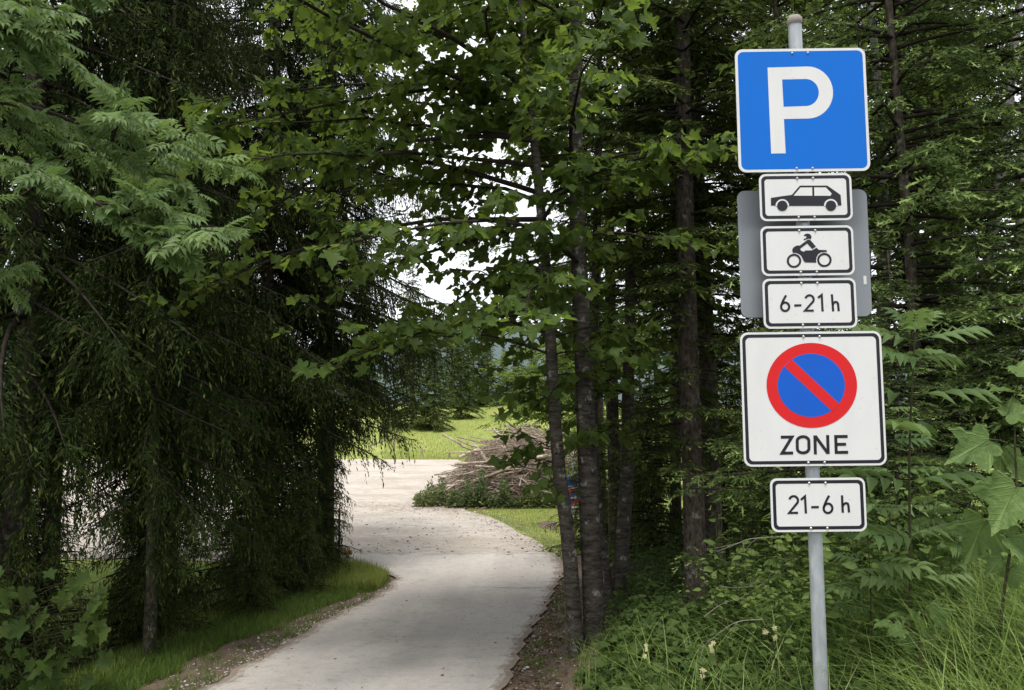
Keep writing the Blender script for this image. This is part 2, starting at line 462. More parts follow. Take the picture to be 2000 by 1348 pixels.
ys = np.arange(-5, 17.3, 0.12)
eu = np.abs(np.linspace(-1, 1, 41)); eu = (eu[1:] + eu[:-1]) / 2
road = strip('road', ys, xl(ys) - 0.06, xr(ys) + 0.06, 41, 0.055, M['asphalt'], 8, 0.085, tip=np.clip((eu - 0.72) / 0.28, 0, 1) ** 1.5, kind='structure', label='worn light grey asphalt road curving left')
for i, (y0, xa, xb) in enumerate(((17.1, -1.9, 0.75), (13.25, -0.5, 0.5))):
    u = np.linspace(0, 1, 30); x = xa + (xb - xa) * u; y = y0 + 0.05 * vnoise(x * 4, x * 2, i) + 0.1 * u
    w = 0.011 + 0.007 * vnoise(x * 7, x, 3)
    Xs = np.stack([x, x]); Ys = np.stack([y - w, y + w])
    grid_sheet('seam', Xs, Ys, 0.062, M['seam'], parent=road)

def patch(name, cx, cy, rx, ry, off, material, **kw):
    a = np.linspace(0, 2 * PI, 25)[:-1]
    r = 1 + 0.25 * vnoise(np.cos(a) * 3, np.sin(a) * 3, cx)
    R = np.linspace(0.02, 1, 6)[:, None]
    a2 = np.append(a, a[0]); r2 = np.append(r, r[0])
    return grid_sheet(name, cx + rx * R * r2 * np.cos(a2), cy + ry * R * r2 * np.sin(a2), off, material, **kw)
patch('gravel_patch', 1.05, 22.3, 0.34, 0.9, 0.03, M['vergesoil'], kind='structure', label='small bare soil patch in the grass beside the lot')

# mountains far beyond the meadow
a = np.linspace(-1.1, 1.1, 160)
rows = []
for k, (d, hh) in enumerate(((2600, 0.0), (3000, 130), (3500, 270), (4200, 390), (4700, 300))):
    h = hh * (1 + 0.16 * np.sin(a * 9 + 1.2) + 0.10 * np.sin(a * 23 + k) + 0.05 * np.sin(a * 57 + 2 * k))
    rows.append(np.stack([np.sin(a) * d, np.cos(a) * d, h + 4], -1))
V = np.stack(rows); r, c = V.shape[:2]
i = np.arange(r - 1)[:, None] * c + np.arange(c - 1)[None]
F = np.stack([i, i + 1, i + c + 1, i + c], -1).reshape(-1, 4)
link('mountain', G().add(V, F).mesh('mountain', M['forestfar'], smooth=True), kind='structure', label='wooded mountain ridge far behind the meadow')

# ------------------------------------------------------------------ the sign post
def rounded(w, h, r, n=6):
    p = []
    for cx, cy, a0 in ((w / 2 - r, h / 2 - r, 0), (-w / 2 + r, h / 2 - r, 90), (-w / 2 + r, -h / 2 + r, 180), (w / 2 - r, -h / 2 + r, 270)):
        for k in range(n + 1):
            a = math.radians(a0 + 90 * k / n)
            p.append((cx + r * math.cos(a), cy + r * math.sin(a)))
    return np.array(p)

def poly_g(pts, y, g=None):
    """flat polygon in the local x/z plane at depth y"""
    g = g or G()
    pts = np.asarray(pts, float)
    tri = tessellate_polygon([[Vector((p[0], p[1], 0)) for p in pts]])
    g.add(np.stack([pts[:, 0], np.full(len(pts), y), pts[:, 1]], -1), np.array([list(t) for t in tri]))
    return g

def ring_g(po, pi_, y, g=None):
    g = g or G()
    n = len(po); i = np.arange(n); j = (i + 1) % n
    P = np.vstack([po, pi_])
    g.add(np.stack([P[:, 0], np.full(2 * n, y), P[:, 1]], -1), np.stack([i, j, j + n, i + n], -1))
    return g

def stroke_g(pts, w, y, g=None, closed=False):
    g = g or G()
    p = np.asarray(pts, float); n = len(p)
    if closed:
        t = np.roll(p, -1, 0) - np.roll(p, 1, 0); nn = norm(np.stack([-t[:, 1], t[:, 0]], -1)); k = np.ones(n)
    else:
        d = norm(p[1:] - p[:-1]); nr = np.stack([-d[:, 1], d[:, 0]], -1)
        a = np.vstack([nr[:1], nr]); b = np.vstack([nr, nr[-1:]])
        nn = norm(a + b); k = 1 / np.maximum((nn * a).sum(1), 0.45)
    A = p + nn * (k * w / 2)[:, None]; B = p - nn * (k * w / 2)[:, None]
    P = np.vstack([A, B]); i = np.arange(n if closed else n - 1); j = (i + 1) % n
    g.add(np.stack([P[:, 0], np.full(2 * n, y), P[:, 1]], -1), np.stack([i, j, j + n, i + n], -1))
    return g

def arc(cx, cy, rx, ry, a0, a1, n=14):
    a = np.radians(np.linspace(a0, a1, n))
    return [(cx + rx * math.cos(t), cy - ry * math.sin(t)) for t in a]      # sketch y runs down

def unsketch(corners, w, h, cx, cz):
    """sketch coordinates (inside the quad TL TR BR BL) -> plate coordinates"""
    tl, tr, br, bl = [np.array(c, float) for c in corners]
    def f(pts):
        res = []
        for p in np.asarray(pts, float):
            u = v = 0.5
            for _ in range(8):
                q = tl * (1 - u) * (1 - v) + tr * u * (1 - v) + br * u * v + bl * (1 - u) * v
                du = (tr - tl) * (1 - v) + (br - bl) * v; dv = (bl - tl) * (1 - u) + (br - tr) * u
                s = np.linalg.solve(np.stack([du, dv], -1), p - q); u += s[0]; v += s[1]
            res.append((cx + (u - 0.5) * w, cz + (0.5 - v) * h))
        return np.array(res)
    return f

def part(name, g, m, parent, smooth=False, label=None, kind=None):
    return link(name, g.mesh(name, m, smooth), parent, label=label, kind=kind)

def slab(pts, y0, y1):
    g = poly_g(pts, y0); poly_g(pts, y1, g)
    n = len(pts); i = np.arange(n); j = (i + 1) % n
    P = np.vstack([np.stack([pts[:, 0], np.full(n, y0), pts[:, 1]], -1), np.stack([pts[:, 0], np.full(n, y1), pts[:, 1]], -1)])
    g.add(P, np.stack([i, j, j + n, i + n], -1))
    return g

def dome(cx, y, cz, r):
    g = G(); n = 8
    a = np.arange(n) * 2 * PI / n
    V = []
    for rr, yy in ((1.0, 0.0), (0.85, 0.5), (0.4, 0.85)):
        V += [(cx + r * rr * math.cos(t), y - r * yy, cz + r * rr * math.sin(t)) for t in a]
    V.append((cx, y - r * 0.95, cz))
    F = [(k * n + i, k * n + (i + 1) % n, (k + 1) * n + (i + 1) % n, (k + 1) * n + i) for k in range(2) for i in range(n)]
    g.add(V, F); g2 = [(2 * n + i, 2 * n + (i + 1) % n, 3 * n) for i in range(n)]
    g.add(V, g2)
    return g

post_up = np.array([-0.01148, -0.0053, 1.0]); post_up /= np.linalg.norm(post_up)
post_r = np.array([math.cos(-0.00817), math.sin(-0.00817), 0.0]); post_r -= post_up * (post_r @ post_up); post_r /= np.linalg.norm(post_r)
post_b = np.cross(post_up, post_r)
PB = np.array([1.3235, 3.5538, 2.85])
S0 = -1.22                                             # the ground, measured along the pole
rootp = PB + post_up * S0
post = link('sign_post', None, label='grey steel post carrying blue parking sign and no stopping zone sign', cat='sign post')
mw = Matrix.Identity(4)
for i, ax in enumerate((post_r, post_b, post_up)):
    for k in range(3): mw[k][i] = ax[k]
mw.translation = Vector(rootp)
post.matrix_world = mw
def zs(s): return s - S0

POLX = 0.029
zz = np.array([-0.4, 0.3, 0.8, 1.2, 1.8, 2.4, 3.0, zs(2.315)])
V, F = tubes(np.stack([np.full(8, POLX), np.full(8, 0.047), zz], -1)[None], np.full((1, 8), 0.0305), 24)
pole = part('pole', G().add(V, F), M['galv'], post, True)
zt = zs(2.315)
V, F = tubes(np.array([[(POLX, 0.047, zt - 0.02), (POLX, 0.047, zt - 0.018), (POLX, 0.047, zt + 0.012), (POLX, 0.047, zt + 0.022), (POLX, 0.047, zt + 0.023)]]), np.array([[0.030, 0.034, 0.034, 0.026, 0.0]]), 24)
part('cap', G().add(V, F), M['cap'], pole, True, label='weathered brown grey pole cap')

def plate(name, s, sh, w, h, border, label, r=0.03, face='signwhite'):
    cz = zs(s)
    o = rounded(w, h, r) + np.array([sh, cz])
    p = part(name, slab(o, 0.0, -0.003), M['signgrey'], post, label=label)
    part('face', poly_g(o - (o - [sh, cz]) * 0.002, -0.0036), M['signwhite'], p)
    if border:
        a = rounded(w - 0.020, h - 0.020, r - 0.007) + np.array([sh, cz]); b = rounded(w - 0.049, h - 0.049, r - 0.016) + np.array([sh, cz])
        part('border', ring_g(a, b, -0.0042), M['signblack'], p)
    for dz in (h / 2 - 0.022, -h / 2 + 0.016):
        for dx in (-0.036, 0.036):
            part('bolt', dome(POLX + dx, -0.004, cz + dz, 0.0065), M['bolt'], p, True)
    for dz in (h / 2 - 0.022, -h / 2 + 0.016):
        V, F = tubes(np.array([[(POLX - 0.055, 0.008, cz + dz), (POLX + 0.055, 0.008, cz + dz)]]), np.full((1, 2), 0.008), 4)
        part('bracket', G().add(V, F), M['galv'], p)
    return p, cz

# parking sign
p, cz = plate('parking_plate', 1.8704, 0.0287, 0.60, 0.5798, False, 'blue square plate with white letter P', 0.035)
part('blue_field', poly_g(rounded(0.574, 0.554, 0.026) + np.array([0.0287, cz]), -0.0042), M['signblue'], p)
U = unsketch([(112, 198), (633, 192), (652, 682), (125, 690)], 0.60, 0.5798, 0.0287, cz)
bowl_o = arc(403, 372, 101, 104, 90, -90, 20); bowl_i = arc(394, 372, 53, 54, 90, -90, 20)
outer = [(243, 272)] + bowl_o + [(307, 478), (313, 614), (255, 615)]
inner = [(301, 320)] + bowl_i + [(306, 429)]
g = poly_g(U(outer), -0.0048)
part('letter', g, M['signwhite'], p, label='white letter P')
part('letter_counter', poly_g(U(inner), -0.0052), M['signblue'], p)

# car plate
p, cz = plate('car_plate', 1.463, 0.0292, 0.42, 0.2181, True, 'white plate with black car symbol')
U = unsketch([(8.7, 4.3), (787, -8.7), (800, 391), (26, 404)], 0.42, 0.2181, 0.0292, cz)
body = [(112, 206), (200, 192), (288, 180), (355, 101), (585, 100), (640, 138), (697, 180), (703, 268), (614, 272), (208, 274), (113, 271)]
g = poly_g(U(body), -0.0048)
part('car_symbol', g, M['signblack'], p, label='black car drawn in side view')
sym = p.children[-1]
g = poly_g(U([(302, 187), (360, 118), (458, 117), (459, 187)]), -0.0053)
poly_g(U([(475, 117), (573, 117), (622, 168), (611, 187), (476, 187)]), -0.0053, g)
poly_g(U(arc(208, 274, 57, 57, 0, 180, 16) ), -0.0053, g); poly_g(U(arc(614, 272, 58, 58, 0, 180, 16)), -0.0053, g)
part('window', g, M['signwhite'], sym)
for c in ((208, 273), (614, 271)):
    part('wheel', poly_g(U(arc(c[0], c[1], 44, 44, 0, 345, 24)), -0.0058), M['signblack'], sym)

# motorcycle plate
p, cz = plate('motorcycle_plate', 1.2166, 0.027, 0.42, 0.2277, True, 'white plate with black motorcycle rider symbol')
U = unsketch([(17, 448), (800, 435), (822, 857), (39, 870)], 0.42, 0.2277, 0.027, cz)
rider = [(290, 650), (297, 630), (320, 613), (345, 608), (352, 612), (420, 560), (441, 562), (490, 618), (460, 640), (416, 592), (357, 638), (366, 655), (390, 663), (400, 652), (457, 650), (495, 628), (515, 646), (580, 648), (583, 663), (532, 668), (510, 682), (497, 706), (492, 735), (495, 755), (400, 753), (385, 735), (372, 705), (355, 685), (325, 673), (296, 672)]
part('motorcycle_symbol', poly_g(U(rider), -0.0048), M['signblack'], p, label='black rider bent over a motorcycle')
sym = p.children[-1]
part('helmet', poly_g(U([(385, 528), (396, 512), (418, 507), (441, 514), (452, 534), (448, 555), (426, 552), (405, 560), (389, 566), (386, 553), (408, 548), (408, 530)]), -0.0048), M['signblack'], sym)
for c in ((307, 740), (562, 732)):
    part('wheel', ring_g(U(arc(c[0], c[1], 61, 60, 0, 350, 30)), U(arc(c[0], c[1], 43, 42, 0, 350, 30)), -0.0048), M['signblack'], sym)

def hours(name, s, sh, w, h, corners, glyphs, sw, label):
    p, cz = plate(name, s, sh, w, h, True, label)
    U = unsketch(corners, w, h, sh, cz)
    for nm, strokes in glyphs:
        g = G()
        for pts, closed in strokes:
            stroke_g(U(pts), sw, -0.0048 , g, closed)
        part(nm, g, M['signblack'], p)
    return p

def six(cx, cy, rx, ry, top):
    return [(arc(cx, cy, rx, ry, 0, 345, 26), True), ([(top[0], top[1])] + [(cx - rx + (top[0] - cx + rx) * k, cy - ry * 0.1 + (top[1] - cy) * k ** 0.8) for k in (0.7, 0.45, 0.22, 0.06)] + [(cx - rx, cy)], False)]
def two(x0, x1, yt, yb, sl=0.0):
    r = (x1 - x0) / 2 * 0.92; cx = (x0 + x1) / 2
    return [(arc(cx, yt + r, r, r, 165, -30, 14) + [(x0 + 2, yb), (x1, yb - sl)], False)]
def aitch(x0, x1, yt, yb, ym):
    return [([(x0, yt), (x0 + 0.08 * (yb - yt), yb)], False), ([(x0 + 6, ym + 14)] + arc((x0 + x1) / 2 + 8, ym + 14, (x1 - x0) / 2, 14, 160, 10, 10) + [(x1 + 12, yb)], False)]

hours('hours_plate', 0.9767, 0.0279, 0.42, 0.2267, [(30, 900), (822, 874), (848, 1296), (57, 1327)],
      [('digit', six(231, 1134, 34, 36, (237, 1036))), ('dash', [([(308, 1122), (368, 1118)], False)]), ('digit', two(398, 474, 1032, 1163, 2)),
       ('digit', [([(508, 1052), (538, 1026), (549, 1166)], False)]), ('letter', [([(624, 1019), (638, 1163)], False), ([(633, 1112), (640, 1092), (655, 1083), (670, 1086), (678, 1100), (685, 1160)], False)])],
      0.0102, 'white plate reading 6-21 h')

# back of a sign facing the other way
cz = zs(1.1973)
cz += 0.026
o = rounded(0.603, 0.596, 0.035) + np.array([0.047, cz])
bk = part('reverse_plate', slab(o, 0.092, 0.095), M['signgrey'], post, label='plain grey back of a sign facing away')
for dz in (0.2, -0.2):
    V, F = tubes(np.array([[(-0.15, 0.084, cz + dz), (0.25, 0.084, cz + dz)]]), np.full((1, 2), 0.008), 4)
    part('bracket', G().add(V, F), M['galv'], bk)
part('sticker', slab(rounded(0.014, 0.04, 0.003, 3) + np.array([0.322, cz - 0.13]), 0.0905, 0.0915), M['signwhite'], bk)

# no stopping zone
p, cz = plate('zone_plate', 0.5491, 0.0249, 0.6325, 0.5984, True, 'white zone plate with no stopping roundel', 0.035)
U = unsketch([(83, 56), (597, 48), (611, 539), (96, 537)], 0.6325, 0.5984, 0.0249, cz)
red = part('red_disc', poly_g(U(arc(343, 247, 164, 154, 0, 355, 72)), -0.0048), M['signred'], p, label='red ring and slash')
part('blue_disc', poly_g(U(arc(341, 247, 122, 115, 0, 355, 60)), -0.0053), M['signblue2'], red, label='blue centre of the roundel')
part('slash', stroke_g(U([(257, 166), (429, 329)]), 0.0465, -0.0058), M['signred'], red)
LW = 0.0135
part('letter', stroke_g(U([(229, 433), (269, 433), (233, 490), (273, 490)]), LW, -0.0048), M['signblack'], p)
part('letter', stroke_g(U(arc(309, 447, 21, 15, 0, 180, 10) + arc(309, 475, 21, 15, 180, 360, 10)), LW, -0.0048, None, True), M['signblack'], p)
g = stroke_g(U([(353, 496), (352, 428)]), LW, -0.0048); stroke_g(U([(399, 495), (398, 427)]), LW, -0.0048, g); stroke_g(U([(353, 430), (398, 493)]), LW, -0.0049, g)
part('letter', g, M['signblack'], p)
g = stroke_g(U([(470, 433), (427, 433), (428, 490), (471, 490)]), LW, -0.0048); stroke_g(U([(428, 461), (464, 461)]), LW, -0.0048, g)
part('letter', g, M['signblack'], p)

hours('hours_plate', 0.0806, 0.03, 0.42, 0.235, [(185, 585), (534, 576), (550, 771), (196, 780)],
      [('digit', two(257, 292, 648, 709, 1)), ('digit', [([(301, 661), (316, 648), (321, 710)], False)]), ('dash', [([(340, 687), (368, 686)], False)]),
       ('digit', six(402, 690, 16, 17, (405, 644))), ('letter', [([(452, 642), (457, 705)], False), ([(455, 682), (460, 674), (467, 670), (474, 672), (477, 680), (480, 704)], False)])],
      0.0102, 'white plate reading 21-6 h')

# ------------------------------------------------------------------ trees: shared pieces
def project(P):
    P = np.asarray(P, float); d = P - np.array([0, 0, CZ])
    dep = d[:, 1] * math.cos(PITCH) + d[:, 2] * math.sin(PITCH)
    u = -d[:, 1] * math.sin(PITCH) + d[:, 2] * math.cos(PITCH)
    dd = np.maximum(dep, 0.05)
    return d[:, 0] / dd * FOC, u / dd * FOC, dep
def in_view(P, m=0.0):
    a, b, d = project(P)
    return (d > 0.3) & (np.abs(a) < 0.5 + m) & (np.abs(b) < 0.337 + m)

def mk_leaf(outline, centre, fold=0.14, droop=0.18):
    o = np.array(outline + [(-x, y) for x, y in outline[::-1] if x > 1e-6], float)
    if abs(outline[-1][0]) < 1e-6: pass
    P = np.vstack([[centre], o])
    z = fold * np.abs(P[:, 0]) - droop * P[:, 1] ** 2 + 0.16 * (np.hypot(P[:, 0], P[:, 1] - centre[1]) - 0.4) * (len(o) > 10) + 0.03 * np.sin(P[:, 0] * 17 + P[:, 1] * 11)
    V = np.column_stack([P[:, 0], P[:, 1], z])
    n = len(o); i = np.arange(n)
    return V, np.stack([np.zeros(n, int), i + 1, (i + 1) % n + 1], -1)

MAPLE_LO = mk_leaf([(0, 0.04), (0.36, -0.04), (0.41, 0.20), (0.60, 0.52), (0.29, 0.64), (0.20, 0.84), (0, 0.98)], (0, 0.38))
MAPLE_HI = mk_leaf([(0, 0.05), (0.09, -0.05), (0.24, -0.08), (0.38, -0.07), (0.45, 0.0), (0.42, 0.12), (0.35, 0.22), (0.46, 0.28), (0.54, 0.37), (0.59, 0.46), (0.68, 0.57), (0.55, 0.58), (0.47, 0.63), (0.36, 0.62), (0.25, 0.61), (0.26, 0.71), (0.19, 0.77), (0.18, 0.86), (0.08, 0.94), (0, 1.08)], (0, 0.38))
MAPLE_V = [(MAPLE_HI[0] * np.array([sx, 1.0, 1.0]) + np.stack([0 * MAPLE_HI[0][:, 0], 0 * MAPLE_HI[0][:, 0], a_ * MAPLE_HI[0][:, 0] ** 2 - b_ * MAPLE_HI[0][:, 1] ** 2 + 0.05 * np.sin(9 * MAPLE_HI[0][:, 1] + 7 * sx * MAPLE_HI[0][:, 0])], -1), MAPLE_HI[1]) for sx, a_, b_ in ((1.0, 0.2, 0.05), (0.9, -0.35, 0.22), (1.08, -0.1, 0.35), (0.95, 0.45, 0.1))]
LO_V = [(MAPLE_LO[0] + np.stack([0 * MAPLE_LO[0][:, 0], 0 * MAPLE_LO[0][:, 0], a_ * MAPLE_LO[0][:, 0] ** 2 - b_ * MAPLE_LO[0][:, 1] ** 2], -1), MAPLE_LO[1]) for a_, b_ in ((0.0, 0.0), (0.5, 0.25), (-0.5, 0.1))]
OVAL = mk_leaf([(0, 0), (0.24, 0.28), (0.27, 0.55), (0.12, 0.86), (0, 1)], (0, 0.45), 0.2, 0.2)

KITE = (np.array([(0, 0, 0), (0.30, 0.45, 0.08), (0, 1, -0.15), (-0.30, 0.45, 0.08)], float), np.array([(0, 1, 2), (0, 2, 3)]))
def compound(nl, seed, lw=0.185, ll=0.36):
    """pinnate leaf, length 1 along y"""
    r = rngs(seed); V = []; F = []
    def leaflet(o, d, l):
        d = np.array(d) / np.linalg.norm(d); x = np.array([d[1], -d[0], 0.0]); w = l * lw
        b = len(V)
        tw = r.uniform(-0.15, 0.15)
        pts = [(0, 0, 0), (w * 0.85, 0.28 * l, 0.12 * l), (w, 0.52 * l, 0.12 * l + tw * w), (w * 0.45, 0.80 * l, -0.04 * l), (0, l, -0.2 * l), (-w * 0.45, 0.80 * l, -0.04 * l), (-w, 0.52 * l, 0.12 * l - tw * w), (-w * 0.85, 0.28 * l, 0.12 * l), (0, 0.5 * l, 0.0)]
        for p in pts: V.append(o + x * p[0] + d * p[1] + np.array([0, 0, p[2]]))
        for k in range(8): F.append((b + 8, b + k, b + (k + 1) % 8))
    n = nl // 2
    for k in range(n):
        y = 0.22 + 0.62 * k / max(n - 1, 1)
        o = np.array([0, y, -0.12 * y * y])
        for s in (-1, 1):
            leaflet(o, (s * 0.9, 0.55 + 0.2 * r.random(), -0.12), ll * (0.8 + 0.35 * math.sin(PI * (0.25 + 0.6 * k / n))) * r.uniform(0.9, 1.1))
    leaflet(np.array([0, 0.86, -0.09]), (0.03, 1, -0.2), ll * 1.0)
    b = len(V)
    for y in (0, 0.45, 0.88):
        for s in (-0.009, 0.009): V.append(np.array([s, y, -0.12 * y * y + 0.004]))
    F.extend([(b, b + 1, b + 3), (b, b + 3, b + 2), (b + 2, b + 3, b + 5), (b + 2, b + 5, b + 4)])
    return np.array(V), np.array(F)
ASH = [compound(n, s) for n, s in ((11, 1), (9, 2), (11, 3))]

LEAFMESH = {}
def leaf_mesh(key, tmpl, material):
    if key not in LEAFMESH:
        LEAFMESH[key] = G().add(tmpl[0], tmpl[1], 0.0).mesh(key, material)
    return LEAFMESH[key]

def emit(root, pos, tipdir, nrm, size, rng, key, hi, lo, material, nmax=300, name='leaf', tips=None):
    """the nmax leaves that show largest as objects, the rest as one mesh"""
    o0 = np.array(root.location)
    MM = frames(tipdir, nrm, size)
    _, _, dep = project(pos)
    score = np.where(in_view(pos), size / np.maximum(dep, 0.3), -1 / np.maximum(np.abs(dep), 0.3))
    order = np.argsort(-score)
    pick = [i for i in order[:nmax] if score[i] > 0]
    rest = np.setdiff1d(np.arange(len(pos)), pick)
    for n_, i in enumerate(pick):
        me = leaf_mesh(key + str(n_ % len(hi)), hi[n_ % len(hi)], material)
        o = link(name, me, root)
        m4 = Matrix.Identity(4)
        for a in range(3):
            for b in range(3): m4[a][b] = MM[i, a, b]
        m4.translation = Vector(pos[i] - o0)
        o.matrix_basis = m4
    if len(rest):
        g = G()
        grp = np.arange(len(rest)) % len(lo)
        for k, (TV, TF) in enumerate(lo):
            ii = rest[grp == k]
            if not len(ii): continue
            V, F = scatter(TV, TF, MM[ii], pos[ii])
            g.add(V, F, np.repeat(rng.random(len(ii)), len(TF)))
        link('foliage', g.mesh('foliage', material, off=o0), root, kind='stuff')
    return len(pick)

def trunk_g(pts, rad, sides=14, seed=0, n=26, flare=1.5):
    p = spline(pts, n); r = np.interp(np.linspace(0, 1, n), np.linspace(0, 1, len(rad)), rad)
    t = np.linspace(0, 1, n); r = r * (1 + (flare - 1) * np.exp(-t * n * 0.9))
    V, F = tubes(p[None], r[None], sides)
    V = V.reshape(n, sides, 3)
    k = 1 + 0.07 * vnoise(np.arange(sides)[None] * 1.1 + seed, t[:, None] * 22, seed)
    V = p[:, None] + (V - p[:, None]) * k[..., None]
    return G().add(V, F)

def kites(P, D, L, W, rng, nrm=None):
    d = norm(D)
    if nrm is None: nrm = rng.normal(size=d.shape)
    x = norm(np.cross(d, nrm))
    a = P; b = P + d * (L * 0.42)[:, None]
    V = np.stack([a, b + x * W[:, None], P + d * L[:, None], b - x * W[:, None]], 1)
    F = np.arange(len(P) * 4).reshape(-1, 4)
    return V.reshape(-1, 3), F

def spruce_meshes(key, seed, H, r0, zmin, dz, nper, Lf, curve, side_sp, tw, mode, shoot, needle, gap=0.0, wood=None, comb=0):
    """trunk, limbs and needle meshes of one spruce, base at the origin"""
    r = rngs(seed)
    z0 = np.arange(zmin, H - 0.25, dz)
    z0 = np.repeat(z0, nper) + r.uniform(-0.5, 0.5, len(z0) * nper) * dz
    az = r.uniform(0, 2 * PI, len(z0))
    L = Lf(z0) * r.uniform(0.65, 1.15, len(z0))
    keep = (L > 0.12) & (r.random(len(z0)) > gap)
    if mode == 'curtain' and H > 10: keep &= r.random(len(z0)) > 0.6 * (1 - ss(1.6, 3.0, z0))
    z0, az, L = z0[keep], az[keep], L[keep]; B = len(L)
    A, Bq, Cq = [c * r.uniform(0.8, 1.2, B) for c in curve]
    sw = r.normal(0, 0.12, B)
    def bp(i, t):
        aa = az[i] + sw[i] * t; rr = L[i] * t * 0.97
        return np.stack([rr * np.cos(aa), rr * np.sin(aa), z0[i] + L[i] * (A[i] * t + Bq[i] * t ** 2 + Cq[i] * t ** 3)], -1)
    m = 7; t = np.linspace(0, 1, m)
    P = np.stack([bp(np.arange(B), np.full(B, u)) for u in t], 1)
    R = (0.008 + 0.010 * L[:, None]) * (1 - 0.85 * t[None])
    V, F = tubes(P, R, 4)
    limbs = G().add(V, F).mesh(key + '_limbs', wood or M['twig'], True)
    pts = [(0.05 * math.sin(z * 0.7 + seed), 0.05 * math.cos(z * 0.5 + seed), z) for z in np.linspace(-0.3, H, 12)]
    pts[0] = (pts[1][0], pts[1][1], -0.3)
    trunk = trunk_g(pts, [r0, r0 * 0.92, r0 * 0.62, r0 * 0.3, 0.012], 14, seed, 40).mesh(key + '_trunk', M['sprucebark'], True)
    # twigs
    cnt = np.maximum((L / side_sp).astype(int), 3)
    bi = np.repeat(np.arange(B), cnt)
    tt = r.uniform(0.10, 1.0, len(bi)) ** 0.85
    O = bp(bi, tt)
    out_ = np.stack([np.cos(az[bi]), np.sin(az[bi]), np.zeros(len(bi))], -1)
    lat = np.stack([-out_[:, 1], out_[:, 0], out_[:, 2]], -1) * np.where(r.random(len(bi)) < 0.5, -1, 1)[:, None]
    dn = np.array([0, 0, -1.0])
    rnd = r.normal(size=(len(bi), 3))
    if mode == 'curtain':
        D = norm(lat * 0.40 + out_ * 0.25 + dn * 0.9 + 0.16 * rnd)
        l = tw * r.uniform(0.35, 1.25, len(bi)) * (0.45 + 0.55 * np.minimum(L[bi], 2) / 2) * (1.05 - 0.5 * tt)
        bough = r.random(len(bi)) < 0.42                 # side sprays that layer the bough
        D[bough] = norm(lat * 0.8 + out_ * 0.6 + dn * 0.30 + 0.12 * rnd)[bough]
        l = np.where(bough, l * 0.75, l)
        sag = 0.35
    else:
        D = norm(lat * 0.75 + out_ * 0.70 + dn * 0.12 + 0.10 * rnd)
        l = tw * r.uniform(0.5, 1.1, len(bi)) * np.minimum(L[bi], 1.6) / 1.6 * (1.1 - 0.65 * tt)
        sag = 0.22
    sl_, sw_, ssp = shoot
    ns = np.maximum((l / ssp).astype(int), 2)
    ti = np.repeat(np.arange(len(bi)), ns)
    k0 = np.concatenate([[0], np.cumsum(ns)[:-1]])
    s = (np.arange(len(ti)) - k0[ti] + r.random(len(ti))) / ns[ti]
    PP = O[ti] + D[ti] * (l[ti] * s)[:, None] + dn * (sag * l[ti] * s * s)[:, None]
    tang = norm(D[ti] + dn * (2 * sag * s)[:, None])
    side = norm(np.cross(tang, np.where(np.abs(tang[:, 2:3]) > 0.85, out_[ti], np.array([0, 0, 1.0])))) * np.where(np.arange(len(ti)) % 2, -1, 1)[:, None]
    if mode == 'curtain':
        SD = norm(tang * 0.85 + side * (r.uniform(0, 0.75, len(ti)) * (1 - 0.5 * s))[:, None] + 0.16 * r.normal(size=tang.shape)); nn = None
    else:
        SD = norm(tang * 0.75 + side * r.uniform(0.2, 1.0, len(ti))[:, None] + 0.18 * r.normal(size=tang.shape) + dn * 0.1)
        nn = norm(np.array([0, 0, 1.0]) + 0.8 * r.normal(size=tang.shape))
    SL = sl_ * r.uniform(0.6, 1.3, len(ti)); SW = sw_ * r.uniform(0.7, 1.2, len(ti))
    tint = r.random(len(bi))[ti] * 0.7 + 0.3 * r.random(len(ti))
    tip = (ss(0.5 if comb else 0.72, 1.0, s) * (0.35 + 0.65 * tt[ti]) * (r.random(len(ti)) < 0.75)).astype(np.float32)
    g = G()
    if comb:
        # each shoot a stem with needles on both sides and above
        K = comb
        for k in range(K):
            u = (k + 0.3) / K
            sd = np.where(k % 2, -1, 1)
            x = norm(np.cross(SD, nn))
            d2 = norm(SD * 0.75 + x * sd * 0.8 + nn * 0.25 + 0.15 * r.normal(size=SD.shape))
            V, F = kites(PP + SD * (SL * u)[:, None], d2, SL * (0.42 - 0.16 * u), SW * 0.24, r)
            g.add(V, F, tint, np.minimum(tip * (0.4 + 0.9 * u), 1))
        V, F = kites(PP, SD, SL * 1.12, SW * 0.22, r, nn); g.add(V, F, tint, tip)
    else:
        V, F = kites(PP, SD, SL, SW, r, nn); g.add(V, F, tint, tip)
    crown = g.mesh(key + '_needles', needle)
    return trunk, limbs, crown

def plant_tree(name, meshes, loc, rot, scale, label, cat, group=None, tilt=(0, 0)):
    x, y = loc
    o = link(name, None, loc=(x, y, float(gz(x, y)) - 0.02), label=label, cat=cat, group=group)
    o.rotation_euler = (tilt[0], tilt[1], rot)
    sc = scale if isinstance(scale, tuple) else (scale,) * 3
    o.scale = sc
    for nm, me in zip(('trunk', 'limbs', 'crown'), meshes):
        c = link(nm, me, o)
        if nm != 'trunk': c['kind'] = 'stuff'
    return o

